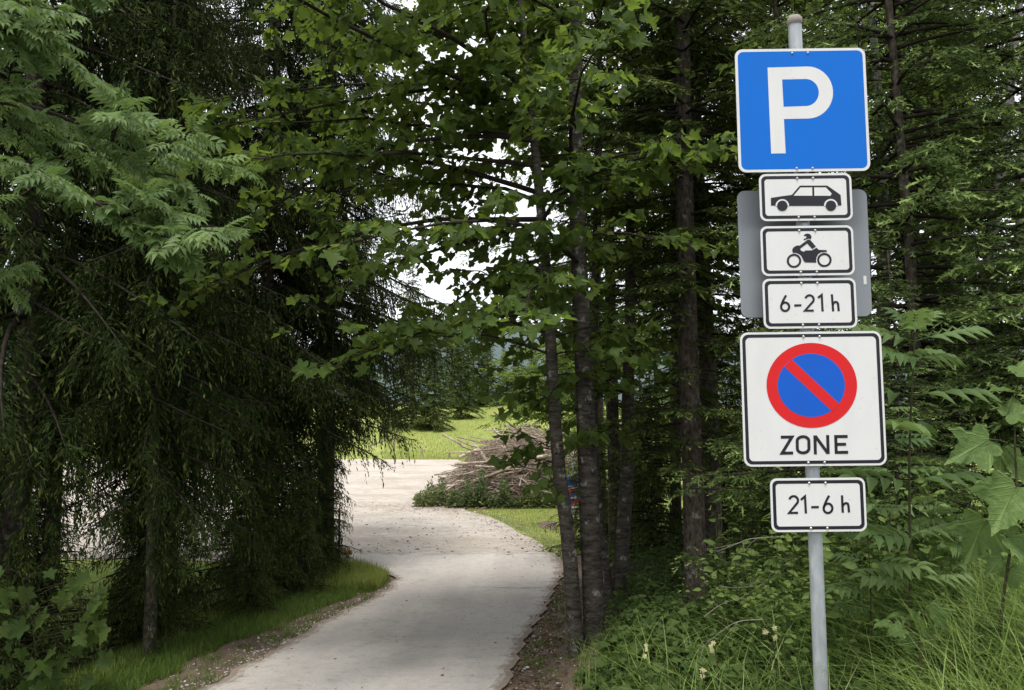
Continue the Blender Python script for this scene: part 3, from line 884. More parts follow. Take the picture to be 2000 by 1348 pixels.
# ------------------------------------------------------------------ spruces
def Lcurtain(H, Lm, lo=1.6, hi=3.6, base=0.5):
    return lambda z: (base + (Lm - base) * ss(lo, hi, z)) * np.clip(1 - z / H, 0, 1) ** 0.55
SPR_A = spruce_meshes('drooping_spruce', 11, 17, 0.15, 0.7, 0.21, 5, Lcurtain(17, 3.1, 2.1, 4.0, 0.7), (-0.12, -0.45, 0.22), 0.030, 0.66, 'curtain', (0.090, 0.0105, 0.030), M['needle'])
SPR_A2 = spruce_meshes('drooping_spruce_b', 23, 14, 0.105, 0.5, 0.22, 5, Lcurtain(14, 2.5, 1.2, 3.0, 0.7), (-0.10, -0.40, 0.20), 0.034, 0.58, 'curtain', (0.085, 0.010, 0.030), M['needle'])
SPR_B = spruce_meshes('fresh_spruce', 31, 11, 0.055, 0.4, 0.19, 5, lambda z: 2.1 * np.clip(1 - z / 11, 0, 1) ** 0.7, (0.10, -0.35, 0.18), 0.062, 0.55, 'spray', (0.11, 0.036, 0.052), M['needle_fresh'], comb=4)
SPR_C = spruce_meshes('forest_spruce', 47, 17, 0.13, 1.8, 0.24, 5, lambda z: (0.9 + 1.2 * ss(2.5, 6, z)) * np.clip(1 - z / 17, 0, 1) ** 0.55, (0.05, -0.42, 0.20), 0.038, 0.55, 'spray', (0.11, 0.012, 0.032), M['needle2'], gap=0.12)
SPR_F = spruce_meshes('meadow_spruce', 67, 14, 0.16, 0.4, 0.34, 6, lambda z: 3.0 * np.clip(1 - z / 14, 0, 1) ** 0.75 + 0.1, (0.12, -0.55, 0.15), 0.075, 0.75, 'spray', (0.24, 0.045, 0.085), M['needle2'])
SPR_Y = spruce_meshes('young_spruce', 59, 3.0, 0.028, 0.06, 0.085, 6, lambda z: 1.0 * np.clip(1 - z / 3.0, 0, 1) ** 0.7, (0.25, -0.45, 0.10), 0.030, 0.30, 'curtain', (0.085, 0.007, 0.024), M['needle2'])

LEFTG = 'drooping spruces in the row left of the road'
for (loc, rot, s, ms, lab) in [
    ((-5.55, 9.0), 0.4, 1.0, SPR_A, 'big spruce with thick trunk at the far left edge of the row'),
    ((-4.05, 9.1), 2.0, (0.62, 0.62, 0.75), SPR_A2, 'slender spruce with thin pale trunk standing on the left grass verge'),
    ((-4.9, 11.6), 1.1, 0.95, SPR_A2, 'dark drooping spruce behind the slender one left of the road'),
    ((-4.3, 13.9), 3.3, 0.95, SPR_A, 'dark drooping spruce in the middle of the left row'),
    ((-3.8, 16.3), 4.4, (1.0, 1.0, 1.13), SPR_A, 'spruce whose hanging branches reach over the road bend'),
    ((-7.6, 12.2), 5.0, 0.9, SPR_A2, 'spruce behind the big left trunk, farther from the road'),
    ((-7.2, 16.0), 0.9, 1.0, SPR_A, 'tall spruce deep behind the left row beside the gravel lot'),
]:
    plant_tree('spruce_tree', ms, loc, rot, s, lab, 'spruce', LEFTG)
for (loc, rot, s, lab) in [
    ((-3.55, 15.0), 0.3, 0.85, 'young spruce beside the grass tip at the road bend'),
    ((-3.45, 13.2), 1.7, 0.72, 'young spruce low in the left row before the bend'),
    ((-3.75, 11.6), 2.9, 0.60, 'small bushy spruce just left of the verge'),
    ((-4.45, 10.3), 4.2, 0.75, 'small bushy spruce beside the slender spruce trunk'),
    ((-5.1, 7.7), 5.1, 0.62, 'small spruce at the lower left of the picture'),
    ((-4.3, 13.2), 0.2, 1.2, 'bushy half grown spruce in the dark middle of the left row'),
    ((-4.2, 15.1), 2.0, 1.2, 'bushy half grown spruce near the end of the left row'),
    ((-5.05, 8.7), 4.4, 0.85, 'bushy young spruce left of the slender trunk'),
    ((-5.95, 8.4), 2.4, 1.1, 'bushy young spruce in front of the big left trunk'),
    ((-6.0, 9.6), 0.9, 1.0, 'bushy young spruce behind the big left trunk'),
    ((-4.75, 10.4), 1.9, 0.9, 'bushy young spruce between the slender trunk and the lawn'),
    ((-4.0, 12.5), 3.6, 0.8, 'young spruce in the shade between two drooping spruces'),
    ((-4.05, 15.9), 2.2, 0.9, 'young spruce at the foot of the spruce over the bend'),
]:
    plant_tree('young_spruce_tree', SPR_Y, loc, rot, s, lab, 'spruce', 'young spruces under the left row')

RIGHTG = 'spruces in the wood right of the road'
for (loc, rot, s, ms, lab) in [
    ((2.13, 9.5), 0.8, (0.95, 0.95, 1.0), SPR_C, 'spruce with lichen spotted trunk left of the sign post'),
    ((2.75, 11.3), 2.2, 1.0, SPR_C, 'dark spruce trunk just behind the lichen spotted one'),
    ((4.6, 14.2), 3.9, 1.3, SPR_C, 'spruce with thick dark trunk below the zone sign'),
    ((3.45, 6.9), 5.2, 0.95, SPR_B, 'spruce with light fresh tips directly right of the parking sign'),
    ((4.7, 6.9), 1.9, 0.95, SPR_B, 'fresh tipped spruce at the right edge of the picture'),
    ((2.75, 7.6), 0.2, (0.5, 0.5, 0.42), SPR_B, 'young fresh tipped spruce hidden behind the zone sign'),
    ((2.75, 5.7), 2.6, (0.36, 0.36, 0.24), SPR_B, 'low fresh green spruce beside the lower hours plate'),
    ((4.1, 6.0), 4.0, (0.4, 0.4, 0.3), SPR_B, 'low fresh green spruce behind the ash sapling'),
    ((1.9, 15.0), 1.0, 0.95, SPR_C, 'spruce behind the maple trunks in the wood'),
    ((3.6, 17.5), 4.4, 1.0, SPR_C, 'spruce at the back of the wood between two trunks'),
    ((5.6, 11.0), 2.7, 1.05, SPR_C, 'tall spruce behind the fresh tipped spruces'),
    ((7.4, 13.5), 0.4, 1.1, SPR_C, 'tall spruce at the back right of the wood'),
    ((6.2, 18.0), 3.0, 1.1, SPR_C, 'spruce far back behind the sign post'),
    ((9.6, 17.0), 5.6, 1.15, SPR_C, 'rearmost spruce at the right edge of the wood'),
]:
    plant_tree('spruce_tree', ms, loc, rot, s, lab, 'spruce', RIGHTG)

for (loc, rot, s, lab) in [
    ((2.5, 14.3), 0.3, 1.15, 'dark young spruce behind the lichen spotted trunk'),
    ((3.5, 13.2), 1.9, 0.95, 'young spruce in the dark left of the post, nearest of three'),
    ((4.6, 16.6), 2.8, 1.35, 'young spruce deep in the wood behind the hours plate'),
    ((5.7, 13.4), 4.0, 1.2, 'young spruce in the dark right of the post'),
    ((1.75, 17.8), 5.0, 1.1, 'young spruce behind the forked maple by the grass'),
    ((3.0, 18.8), 0.9, 1.3, 'young spruce farthest back between the trunks'),
    ((7.0, 15.2), 1.2, 1.4, 'young spruce at the back right of the wood'),
]:
    plant_tree('young_spruce_tree', SPR_Y, loc, rot, s, lab, 'spruce', 'young spruces in the wood right of the road')

FARG = 'spruces at the edge of the meadow'
for (loc, rot, s, ms, lab) in [
    ((-7.4, 76), 0.5, 0.8, SPR_F, 'first spruce left of the meadow, reaching nearest to the gravel'),
    ((-5.6, 88), 1.9, 0.85, SPR_F, 'second spruce left of the meadow'),
    ((-9.8, 78), 4.0, 1.20, SPR_F, 'tall spruce left of the meadow behind the first'),
    ((-5.2, 108), 2.0, 1.07, SPR_F, 'dark spruce at the far end of the meadow, left of the gap'),
    ((-1.2, 117), 3.0, 0.64, SPR_F, 'dark spruce closing the far end of the meadow'),
    ((3.0, 112), 1.0, 0.69, SPR_F, 'dark spruce at the far end of the meadow, right of the gap'),
    ((7.5, 100), 5.0, 1.1, SPR_F, 'far spruce behind the brush pile on the right'),
    ((-3.4, 112), 0.7, 0.85, SPR_F, 'dark spruce between the left meadow trees and the far end'),
    ((0.9, 114), 4.1, 0.72, SPR_F, 'lower dark spruce right of the middle at the far end of the meadow'),
    ((-7.8, 104), 2.7, 1.0, SPR_F, 'dark spruce far behind the left meadow trees'),
    ((-17, 92), 0.2, 1.1, SPR_F, 'far spruce behind the left row'),
]:
    plant_tree('spruce_tree', ms, loc, rot, s, lab, 'spruce', FARG)

# ------------------------------------------------------------------ broad-leaved trees
def decid(seed, trunks, zlo, zhi, nbr, Lf, up, twig_sp, twig_len, leaf_sp, leaf_size, flat, azf=None, azs=None):
    r = rngs(seed)
    z = np.linspace(zlo, zhi, nbr) + r.uniform(-0.2, 0.2, nbr)
    az = r.uniform(0, 2 * PI, nbr) if azs is None else azs(r, nbr)
    ti = r.integers(0, len(trunks), nbr)
    L = Lf(z, az) * r.uniform(0.7, 1.15, nbr)
    base = np.zeros((nbr, 3))
    for k, (pts, rad) in enumerate(trunks):
        p = spline(pts, 60)
        for j in range(3):
            base[ti == k, j] = np.interp(z[ti == k], p[:, 2], p[:, j])
    U = np.clip(r.normal(up, 0.26, nbr), 0.06, 0.8); sw = r.normal(0, 0.35, nbr)
    def bp(i, t):
        aa = az[i] + sw[i] * t
        return base[i] + np.stack([L[i] * t * np.cos(aa), L[i] * t * np.sin(aa), L[i] * (U[i] * t - 0.32 * t * t)], -1)
    m = 8; tq = np.linspace(0, 1, m)
    P = np.stack([bp(np.arange(nbr), np.full(nbr, u)) for u in tq], 1)
    P[:, 1:-1] += r.normal(0, 0.02, P[:, 1:-1].shape)
    R = (0.005 + 0.007 * L[:, None]) * (1 - 0.85 * tq[None])
    limb = G(); V, F = tubes(P, R, 5); limb.add(V, F)
    cnt = np.maximum((L / twig_sp).astype(int), 2)
    bi = np.repeat(np.arange(nbr), cnt); tt = r.uniform(0.05, 1.0, len(bi))
    O = bp(bi, tt); out_ = np.stack([np.cos(az[bi]), np.sin(az[bi]), np.zeros(len(bi))], -1)
    lat = np.stack([-out_[:, 1], out_[:, 0], out_[:, 2]], -1) * np.where(r.random(len(bi)) < 0.5, -1, 1)[:, None]
    D = norm(lat * r.uniform(0.3, 1.0, len(bi))[:, None] + out_ * 0.7 + np.array([0, 0, 1.0]) * r.normal(0.05, 0.3, len(bi))[:, None])
    l = twig_len * r.uniform(0.5, 1.3, len(bi)) * (1.1 - 0.45 * tt)
    Q = np.stack([O + D * (l * u)[:, None] + np.array([0, 0, -0.22]) * (l * u * u)[:, None] for u in (0, 0.5, 1)], 1)
    V, F = tubes(Q, np.broadcast_to(np.array([0.006, 0.004, 0.002]), (len(bi), 3)), 3); limb.add(V, F)
    ns = np.maximum((l / leaf_sp).astype(int) * 2, 3)
    li = np.repeat(np.arange(len(bi)), ns); k0 = np.concatenate([[0], np.cumsum(ns)[:-1]])
    s = np.clip((np.arange(len(li)) - k0[li] + 1.0) / ns[li] + r.normal(0, 0.04, len(li)), 0.1, 1.0)
    pos = O[li] + D[li] * (l[li] * s)[:, None] + np.array([0, 0, -0.22]) * (l[li] * s * s)[:, None]
    pl = norm(np.cross(D[li], [0, 0, 1.0])) * np.where(np.arange(len(li)) % 2, -1, 1)[:, None]
    tip = norm(D[li] * r.uniform(0.1, 0.9, len(li))[:, None] + pl * r.uniform(0.3, 1.0, len(li))[:, None] + np.array([0, 0, -1]) * r.uniform(0.0, 0.65, len(li))[:, None])
    nr = norm(np.array([0, 0, 1.0]) + flat * r.normal(size=tip.shape))
    sz = leaf_size * r.uniform(0.6, 1.2, len(li))
    pos = pos + tip * (sz * 0.35)[:, None]
    return limb, pos, tip, nr, sz, r

def broad_tree(name, label, cat, base, trunks, limbargs, key, hi, lo, material, barkm, nmax=300, group=None):
    o = link(name, None, loc=base, label=label, cat=cat, group=group)
    for k, (pts, rad) in enumerate(trunks):
        link('trunk', trunk_g(pts, rad, 16, k + 3, 44).mesh('trunk', barkm, True, off=base), o)
    limb, pos, tip, nr, sz, r = decid(*limbargs)
    link('limbs', limb.mesh('limbs', M['twig'], True, off=base), o, kind='stuff')
    n = emit(o, pos, tip, nr, sz, r, key, hi, lo, material, nmax)
    return o

# twin-trunk maple at the right of the road (trunk points follow the stems)
def stem(px, depth_pts):
    return depth_pts
g0 = float(gz(0.72, 8.5))
TA = ([(0.70, 8.42, g0 - 0.25), (0.66, 8.42, g0 + 0.15), (0.58, 8.40, 2.05), (0.49, 8.38, 2.75), (0.44, 8.36, 3.45), (0.38, 8.35, 4.6), (0.27, 8.32, 5.9), (0.05, 8.2, 8.2), (-0.1, 8.1, 10.5)], [0.095, 0.083, 0.075, 0.07, 0.065, 0.056, 0.048, 0.034, 0.012])
TB = ([(0.87, 8.55, g0 - 0.25), (0.865, 8.55, g0 + 0.1), (0.83, 8.55, 2.1), (0.79, 8.56, 3.3), (0.75, 8.57, 4.5), (0.71, 8.58, 5.9), (0.72, 8.6, 7.6), (0.8, 8.7, 9.8), (0.85, 8.8, 12.0)], [0.135, 0.118, 0.108, 0.10, 0.092, 0.082, 0.068, 0.045, 0.015])
def azleft(r, n):
    a = r.uniform(0, 2 * PI, n)
    k = r.random(n) < 0.55
    a[k] = PI + r.normal(0, 0.75, k.sum())
    return a
def Lmap(z, az):
    left = 0.5 - 0.5 * np.cos(az)                      # 1 towards the road
    return (1.2 + 2.3 * left) * ss(3.3, 5.0, z) * (1 - 0.55 * ss(7.5, 12, z)) + 0.45
broad_tree('maple_tree', 'twin trunk maple leaning over the right edge of the road', 'maple', (0.78, 8.5, g0), [TA, TB],
           (71, [TA, TB], 2.7, 10.8, 92, Lmap, 0.28, 0.165, 0.60, 0.085, 0.112, 0.7, None, azleft), 'maple_leaf', MAPLE_V, LO_V, M['maple'], M['maplebark'])

g1 = float(gz(1.2, 10.6))
TC = ([(1.30, 10.6, g1 - 0.25), (1.24, 10.6, g1 + 0.2), (1.10, 10.6, 2.3), (1.08, 10.6, 3.6), (1.12, 10.6, 5.0), (1.2, 10.6, 7.5), (1.2, 10.6, 10)], [0.10, 0.085, 0.075, 0.068, 0.06, 0.045, 0.015])
TD = ([(1.38, 10.65, g1 - 0.25), (1.42, 10.65, g1 + 0.3), (1.52, 10.65, 2.4), (1.56, 10.65, 3.7), (1.60, 10.65, 5.0), (1.64, 10.7, 7.5), (1.66, 10.7, 10.5)], [0.12, 0.10, 0.088, 0.08, 0.07, 0.05, 0.015])
broad_tree('maple_tree', 'forked maple with dark stems behind the twin trunk maple', 'maple', (1.34, 10.6, g1), [TC, TD],
           (83, [TC, TD], 3.2, 10.5, 52, lambda z, a: 1.0 + 0.9 * ss(3, 6, z), 0.25, 0.18, 0.55, 0.09, 0.10, 0.7), 'maple_leaf', MAPLE_V, LO_V, M['maple'], M['maplebark'], 150)

# small-leaved trees standing behind
def simple_broad(name, label, x, y, h, r0, args, material, group, leafs=(OVAL,), nmax=0, lean=(0, 0), barkm=None, key='small_leaf'):
    g = float(gz(x, y))
    pts = [(x + lean[0] * t * h + 0.06 * math.sin(7 * t + x), y + lean[1] * t * h, g - 0.2 + (h + 0.2) * t) for t in np.linspace(0, 1, 8)]
    T = (pts, [r0, r0 * 0.9, r0 * 0.7, r0 * 0.45, 0.012])
    return broad_tree(name, label, 'tree', (x, y, g), [T], (args[0], [T]) + args[1:], key, list(leafs), list(leafs), material, barkm or M['maplebark'], nmax, group)
BG = 'broad leaved trees behind the front row'
simple_broad('beech_tree', 'light green small leaved tree glowing between spruces and maple', -4.4, 18.6, 13.5, 0.14, (91, 4.0, 13.2, 42, lambda z, a: 1.6 + 1.6 * ss(4, 7, z) * (1 - ss(9, 14, z)), 0.3, 0.14, 0.6, 0.09, 0.105, 0.6), M['beech'], BG, leafs=(KITE,))
simple_broad('beech_tree', 'small leaved tree behind the left spruces', -8.6, 15.2, 13, 0.13, (92, 3.2, 12.8, 44, lambda z, a: 1.4 + 1.4 * ss(4, 7, z) * (1 - ss(9, 14, z)), 0.3, 0.15, 0.6, 0.09, 0.11, 0.6), M['beech'], BG, leafs=(KITE,))
simple_broad('beech_tree', 'fine leaved tree whose crown fills the sky between the maple stems', 2.2, 19.8, 14, 0.12, (98, 6.6, 13.8, 28, lambda z, a: 2.2 + 1.2 * ss(6, 8, z) * (1 - ss(10, 14, z)), 0.25, 0.13, 0.6, 0.09, 0.11, 0.7), M['beech'], BG, leafs=(KITE,))
simple_broad('broadleaf_tree', 'leafy tree behind the spruces left of the parking sign', 3.0, 13.0, 13.5, 0.11, (93, 3.4, 13.2, 42, lambda z, a: 1.3 + 1.2 * ss(4, 7, z), 0.3, 0.15, 0.6, 0.09, 0.115, 0.6), M['maple'], BG)
simple_broad('broadleaf_tree', 'leafy tree over the top of the parking sign', 3.3, 9.7, 10.0, 0.07, (94, 5.4, 9.8, 30, lambda z, a: 1.1 + 0.5 * ss(4, 7, z), 0.3, 0.15, 0.5, 0.09, 0.10, 0.6), M['beech'], BG)
simple_broad('broadleaf_tree', 'light green tree behind the brush pile at the meadow', 1.9, 35, 6.4, 0.12, (95, 0.5, 6.2, 64, lambda z, a: 1.5 + 1.5 * ss(0.5, 3, z) * (1 - ss(5, 10, z)), 0.25, 0.13, 0.7, 0.1, 0.16, 0.6), M['beech'], BG, leafs=(KITE,))
simple_broad('broadleaf_tree', 'rounded green tree right behind the maple trunks at the lot', 5.6, 31, 9.5, 0.13, (96, 0.6, 9.2, 70, lambda z, a: 1.6 + 1.6 * ss(0.5, 3, z) * (1 - ss(5, 10, z)), 0.25, 0.13, 0.7, 0.1, 0.16, 0.6), M['beech'], BG, leafs=(KITE,))
simple_broad('broadleaf_tree', 'small green bush between maple trunk and brush pile', 2.6, 25.5, 3.6, 0.05, (97, 0.3, 3.4, 44, lambda z, a: 0.7 + 0.6 * ss(0.2, 1.5, z) * (1 - ss(2, 4, z)), 0.25, 0.10, 0.5, 0.08, 0.12, 0.6), M['maple'], BG, leafs=(KITE,))
# pale leaning stems at the right
for (x, y, h, r0, lean, sd, lab) in [
    (4.55, 8.9, 9, 0.085, (0.20, 0.0), 101, 'pale leaning trunk with bare twigs at the right'),
    (4.2, 9.6, 9, 0.075, (0.02, 0.0), 102, 'pale upright thin trunk right of the zone sign'),
    (5.5, 9.4, 9, 0.07, (0.16, 0.05), 103, 'thin pale leaning trunk nearest the right edge'),
    (3.75, 8.0, 8, 0.085, (0.01, 0.02), 104, 'grey trunk half hidden behind the right side of the zone sign'),
]:
    simple_broad('pale_trunk_tree', lab, x, y, h, r0, (sd, 4.2, h - 0.2, 24, lambda z, a: 0.7 + 0.6 * ss(4, 6, z), 0.3, 0.17, 0.5, 0.1, 0.10, 0.6), M['beech'], 'pale trunks right of the sign post', lean=lean, barkm=M['palebark'])

# ------------------------------------------------------------------ ash branches reaching in at the left
def spray_leaves(r, lines, spacing, size, jitter=0.5):
    pos = []; tip = []; nr = []; sz = []
    for p in lines:
        q = spline(p, 40); d = np.diff(q, axis=0); L = np.linalg.norm(d, axis=1).sum()
        n = max(int(L / spacing), 2)
        for k in range(n):
            t = 0.12 + 0.88 * (k + 0.5) / n
            i = min(int(t * 38), 38)
            dd = d[i] / np.linalg.norm(d[i]); lat = np.cross(dd, [0, 0, 1.0]); lat /= max(np.linalg.norm(lat), 1e-6)
            for s in (-1, 1):
                a = r.uniform(0.4, 1.0)
                v = dd * r.uniform(0.3, 0.9) + lat * s * a + np.array([0, 0, r.uniform(-0.5, 0.25)])
                pos.append(q[i]); tip.append(v); nr.append(np.array([0, -0.25, 1.0]) + jitter * r.normal(size=3)); sz.append(size * r.uniform(0.7, 1.15))
        for s in (-0.3, 0.3, 0.0):
            pos.append(q[-1]); tip.append(d[-1] / np.linalg.norm(d[-1]) + s * np.array([0, 0, 1.0]) + 0.3 * r.normal(size=3)); nr.append(np.array([0, -0.3, 1.0]) + jitter * r.normal(size=3)); sz.append(size * r.uniform(0.6, 1.0))
    return np.array(pos), norm(np.array(tip)), norm(np.array(nr)), np.array(sz)

ga = float(gz(-4.6, 3.9))
ash = link('ash_tree', None, loc=(-4.6, 3.9, ga), label='ash tree whose leafy boughs reach in at the upper left', cat='ash tree')
AT = [(-4.6, 3.9, ga - 0.2), (-4.6, 3.9, ga + 1.2), (-4.55, 3.9, 3.6), (-4.5, 3.95, 6.0), (-4.4, 4.0, 9.0)]
link('trunk', trunk_g(AT, [0.13, 0.11, 0.09, 0.06, 0.015], 14, 2, 30).mesh('trunk', M['maplebark'], True, off=ash.location), ash)
r = rngs(5)
boughs = [
    [(-4.55, 3.9, 4.4), (-3.2, 3.9, 4.62), (-2.3, 3.9, 4.55), (-1.7, 3.85, 4.32), (-1.28, 3.8, 4.12)],
    [(-4.55, 3.9, 4.7), (-3.2, 4.1, 5.0), (-2.4, 4.2, 4.98), (-1.85, 4.25, 4.75), (-1.55, 4.3, 4.6)],
    [(-4.5, 3.9, 5.0), (-3.2, 3.8, 5.35), (-2.5, 3.8, 5.35), (-2.05, 3.8, 5.12)],
    [(-4.5, 3.9, 5.4), (-3.2, 4.2, 5.75), (-2.5, 4.3, 5.85), (-2.1, 4.3, 5.7)],
    [(-4.55, 3.9, 4.2), (-3.3, 3.6, 4.45), (-2.7, 3.5, 4.38), (-2.25, 3.45, 4.2)],
    [(-4.55, 3.9, 4.9), (-3.4, 4.6, 5.2), (-2.9, 4.8, 5.2), (-2.4, 5.0, 5.0)],
    [(-4.5, 3.9, 5.8), (-3.2, 4.0, 6.2), (-2.6, 4.0, 6.2)],
    [(-4.5, 3.9, 4.0), (-3.5, 4.2, 4.35), (-2.9, 4.4, 4.3), (-2.5, 4.5, 4.05)],
]
lg = G(); lines = []
for b in boughs:
    b = [b[0]] + [(x_ - 0.36 * (k_ + 1) / len(b[1:]), y_, z_) for k_, (x_, y_, z_) in enumerate(b[1:])]
    q = spline(b, 24); V, F = tubes(q[None], np.linspace(0.026, 0.004, 24)[None], 6); lg.add(V, F)
    lines.append(b[1:])
    for k in range(7):
        i = r.integers(9, 23); d = np.array([r.uniform(0.2, 0.6), r.normal(0, 0.3), r.normal(0.02, 0.16)]) * r.uniform(0.5, 0.95)
        tw = [q[i], q[i] + d * 0.5 + [0, 0, 0.02], q[i] + d + [0, 0, -0.03]]
        lines.append(tw); V, F = tubes(spline(tw, 8)[None], np.linspace(0.007, 0.003, 8)[None], 5); lg.add(V, F)
link('limbs', lg.mesh('limbs', M['twig'], True, off=ash.location), ash, kind='stuff')
pos, tip, nr, sz = spray_leaves(r, lines, 0.058, 0.16)
emit(ash, pos, tip, nr, sz, r, 'ash_leaf', ASH, ASH, M['ash'])
# upper crown of the same ash, above the picture
T_ = (AT, None)
limb, pos, tip, nr, sz, rr = decid(6, [(AT, None)], 6.3, 8.8, 14, lambda z, a: 1.6 + 0 * z, 0.4, 0.3, 0.6, 0.16, 0.26, 0.5)
g = G(); V, F = scatter(ASH[1][0], ASH[1][1], frames(tip, nr, sz), pos); g.add(V, F, np.repeat(rr.random(len(pos)), len(ASH[1][1])))
link('upper_crown', g.mesh('upper_crown', M['ash'], off=ash.location), ash, kind='stuff')
link('upper_limbs', limb.mesh('upper_limbs', M['twig'], True, off=ash.location), ash, kind='stuff')

# ------------------------------------------------------------------ saplings right of the post
def sapling(name, label, stempts, r0, leaves, key, hi, material, cat):
    b = (stempts[0][0], stempts[0][1], float(gz(stempts[0][0], stempts[0][1])))
    o = link(name, None, loc=b, label=label, cat=cat)
    q = spline(stempts, 20)
    V, F = tubes(q[None], np.linspace(r0, r0 * 0.35, 20)[None], 8)
    link('stem', G().add(V, F).mesh('stem', M['greenstem'], True, off=b), o)
    pos, tip, nr, sz, pet = leaves
    if pet:
        g = G()
        for a, c in pet:
            mid = (np.array(a) + np.array(c)) / 2 + np.array([0, 0, 0.015])
            V, F = tubes(spline([a, mid, c], 6)[None], np.full((1, 6), 0.0022), 4); g.add(V, F)
        link('petioles', g.mesh('petioles', M['greenstem'], True, off=b), o, kind='stuff')
    emit(o, np.array(pos), norm(np.array(tip)), norm(np.array(nr)), np.array(sz), rngs(3), key, hi, hi, material)
    return o
def at_px(px, py, dep):
    """a point dep metres into the picture"""
    u = (px - 1000) / 1550.0; v = (674 - py) / 1550.0
    c, s = math.cos(PITCH), math.sin(PITCH)
    return np.array([u * dep, (c - v * s) * dep, CZ + (s + v * c) * dep])

r = rngs(12)
st = [tuple(at_px(1770, 1330, 4.15)), tuple(at_px(1778, 1150, 4.2)), tuple(at_px(1776, 900, 4.2)), tuple(at_px(1784, 700, 4.2)), tuple(at_px(1788, 640, 4.2))]
q = spline(st, 60)
pos, tip, nr, sz = [], [], [], []
levels = [(0.99, 0.16), (0.95, 0.24), (0.86, 0.34), (0.76, 0.38), (0.66, 0.40), (0.56, 0.38), (0.46, 0.38), (0.37, 0.34), (0.28, 0.30), (0.2, 0.26)]
for k, (t, s) in enumerate(levels):
    a0 = 0.15 + (k % 2) * 0.9 + r.normal(0, 0.25)
    for a in (a0, a0 + PI):
        d = np.array([math.cos(a), math.sin(a) * 0.6, 0.30 if k < 3 else 0.16])
        if t > 0.98: d[2] = 0.9
        pos.append(q[int(t * 59)]); tip.append(d); nr.append(np.array([0, -0.35, 1.0]) + 0.12 * r.normal(size=3)); sz.append(s * r.uniform(0.9, 1.1))
sapling('ash_sapling', 'slender ash sapling with paired feathery leaves right of the zone sign', st, 0.009, (pos, tip, nr, sz, None), 'ash_sapling_leaf', ASH, M['ash'], 'sapling')
for kk, (bx, by, tx, ty, dep, lab) in enumerate([(1700, 1300, 1690, 985, 4.3, 'low ash seedling with feathery leaves beneath the hours plate'), (1850, 1290, 1865, 1000, 4.4, 'low ash seedling between the two saplings at the right'), (1740, 1180, 1725, 790, 4.9, 'thin ash seedling close behind the right edge of the zone sign')]):
    st = [tuple(at_px(bx, by, dep)), tuple(at_px((bx + tx) / 2 + 5, (by + ty) / 2, dep)), tuple(at_px(tx, ty, dep))]
    q = spline(st, 40); pos, tip, nr, sz = [], [], [], []
    for t in np.linspace(0.35, 0.98, 5) + r.normal(0, 0.02, 5):
        t = min(t, 0.99)
        a0 = r.uniform(0, PI)
        for a in (a0, a0 + PI):
            pos.append(q[int(t * 39)]); tip.append(np.array([math.cos(a), math.sin(a), 0.15])); nr.append(np.array([0, -0.4, 1.0]) + 0.2 * r.normal(size=3)); sz.append(0.27 * r.uniform(0.6, 1.15))
    sapling('ash_sapling', lab, st, 0.006, (pos, tip, nr, sz, None), 'ash_seedling_leaf', ASH, M['ash'], 'sapling')

def maple_sapling(label, st, spots, dep, name='maple_sapling', mat_='bigmaple'):
    q = spline(st, 40); pos, tip, nr, sz, pet = [], [], [], [], []
    for (px, py, w, ang) in spots:
        c = at_px(px, py, dep + r.uniform(-0.12, 0.12)); s = w / 1550 * dep / 1.05
        j = np.argmin(np.linalg.norm(q - c, axis=1) + 0.3 * np.maximum(q[:, 2] - c[2], 0))
        a = math.radians(ang); d = np.array([math.cos(a), -0.35, math.sin(a)])
        n_ = np.array([0.35 * r.normal(), -0.6 + 0.25 * r.normal(), 0.85 + 0.25 * r.normal()])
        b = c - norm(d) * s * 0.45
        pos.append(b); tip.append(d); nr.append(n_); sz.append(s); pet.append((q[j], b))
    return sapling(name, label, st, 0.008, (pos, tip, nr, sz, pet), 'broad_leaf' + mat_, MAPLE_V, M[mat_], 'sapling')
st = [tuple(at_px(1950, 1250, 3.6)), tuple(at_px(1962, 1150, 3.6)), tuple(at_px(1985, 980, 3.6)), tuple(at_px(1982, 850, 3.65)), tuple(at_px(1988, 740, 3.65))]
maple_sapling('maple sapling with very broad pale leaves at the right edge', st,
    [(1905, 872, 92, 200), (1968, 985, 108, 230), (1912, 1045, 86, 235), (1990, 915, 70, -60), (1955, 895, 60, 250), (1992, 800, 66, 30), (1960, 755, 52, 160), (1945, 1095, 50, 200), (1995, 1070, 70, -40), (1935, 945, 44, 210), (1980, 1125, 52, 250), (2010, 720, 60, 20)], 3.6)
st = [tuple(at_px(1800, 1320, 3.7)), tuple(at_px(1795, 1250, 3.7)), tuple(at_px(1790, 1215, 3.7))]
maple_sapling('bright green broad leaved seedling in the grass right of the post', st, [(1772, 1255, 42, 250), (1750, 1232, 40, 190), (1815, 1238, 45, 320), (1790, 1210, 40, 100), (1725, 1215, 36, 170), (1835, 1205, 60, 300)], 3.7)
lows = []
for k in range(44):
    lows.append((r.uniform(-20, 215), r.uniform(1120, 1348), r.uniform(22, 42), r.uniform(180, 360)))
st = [tuple(at_px(60, 1380, 7.2)), tuple(at_px(70, 1300, 7.2)), tuple(at_px(60, 1200, 7.2)), tuple(at_px(40, 1120, 7.2))]
maple_sapling('dark leaved maple shoot in the lower left corner', st, lows, 7.2, mat_='maple')

# ------------------------------------------------------------------ grass, herbs, stones, litter
def on_ground(x, y, off=0.0):
    return np.stack([x, y, gz(x, y) + off], -1)

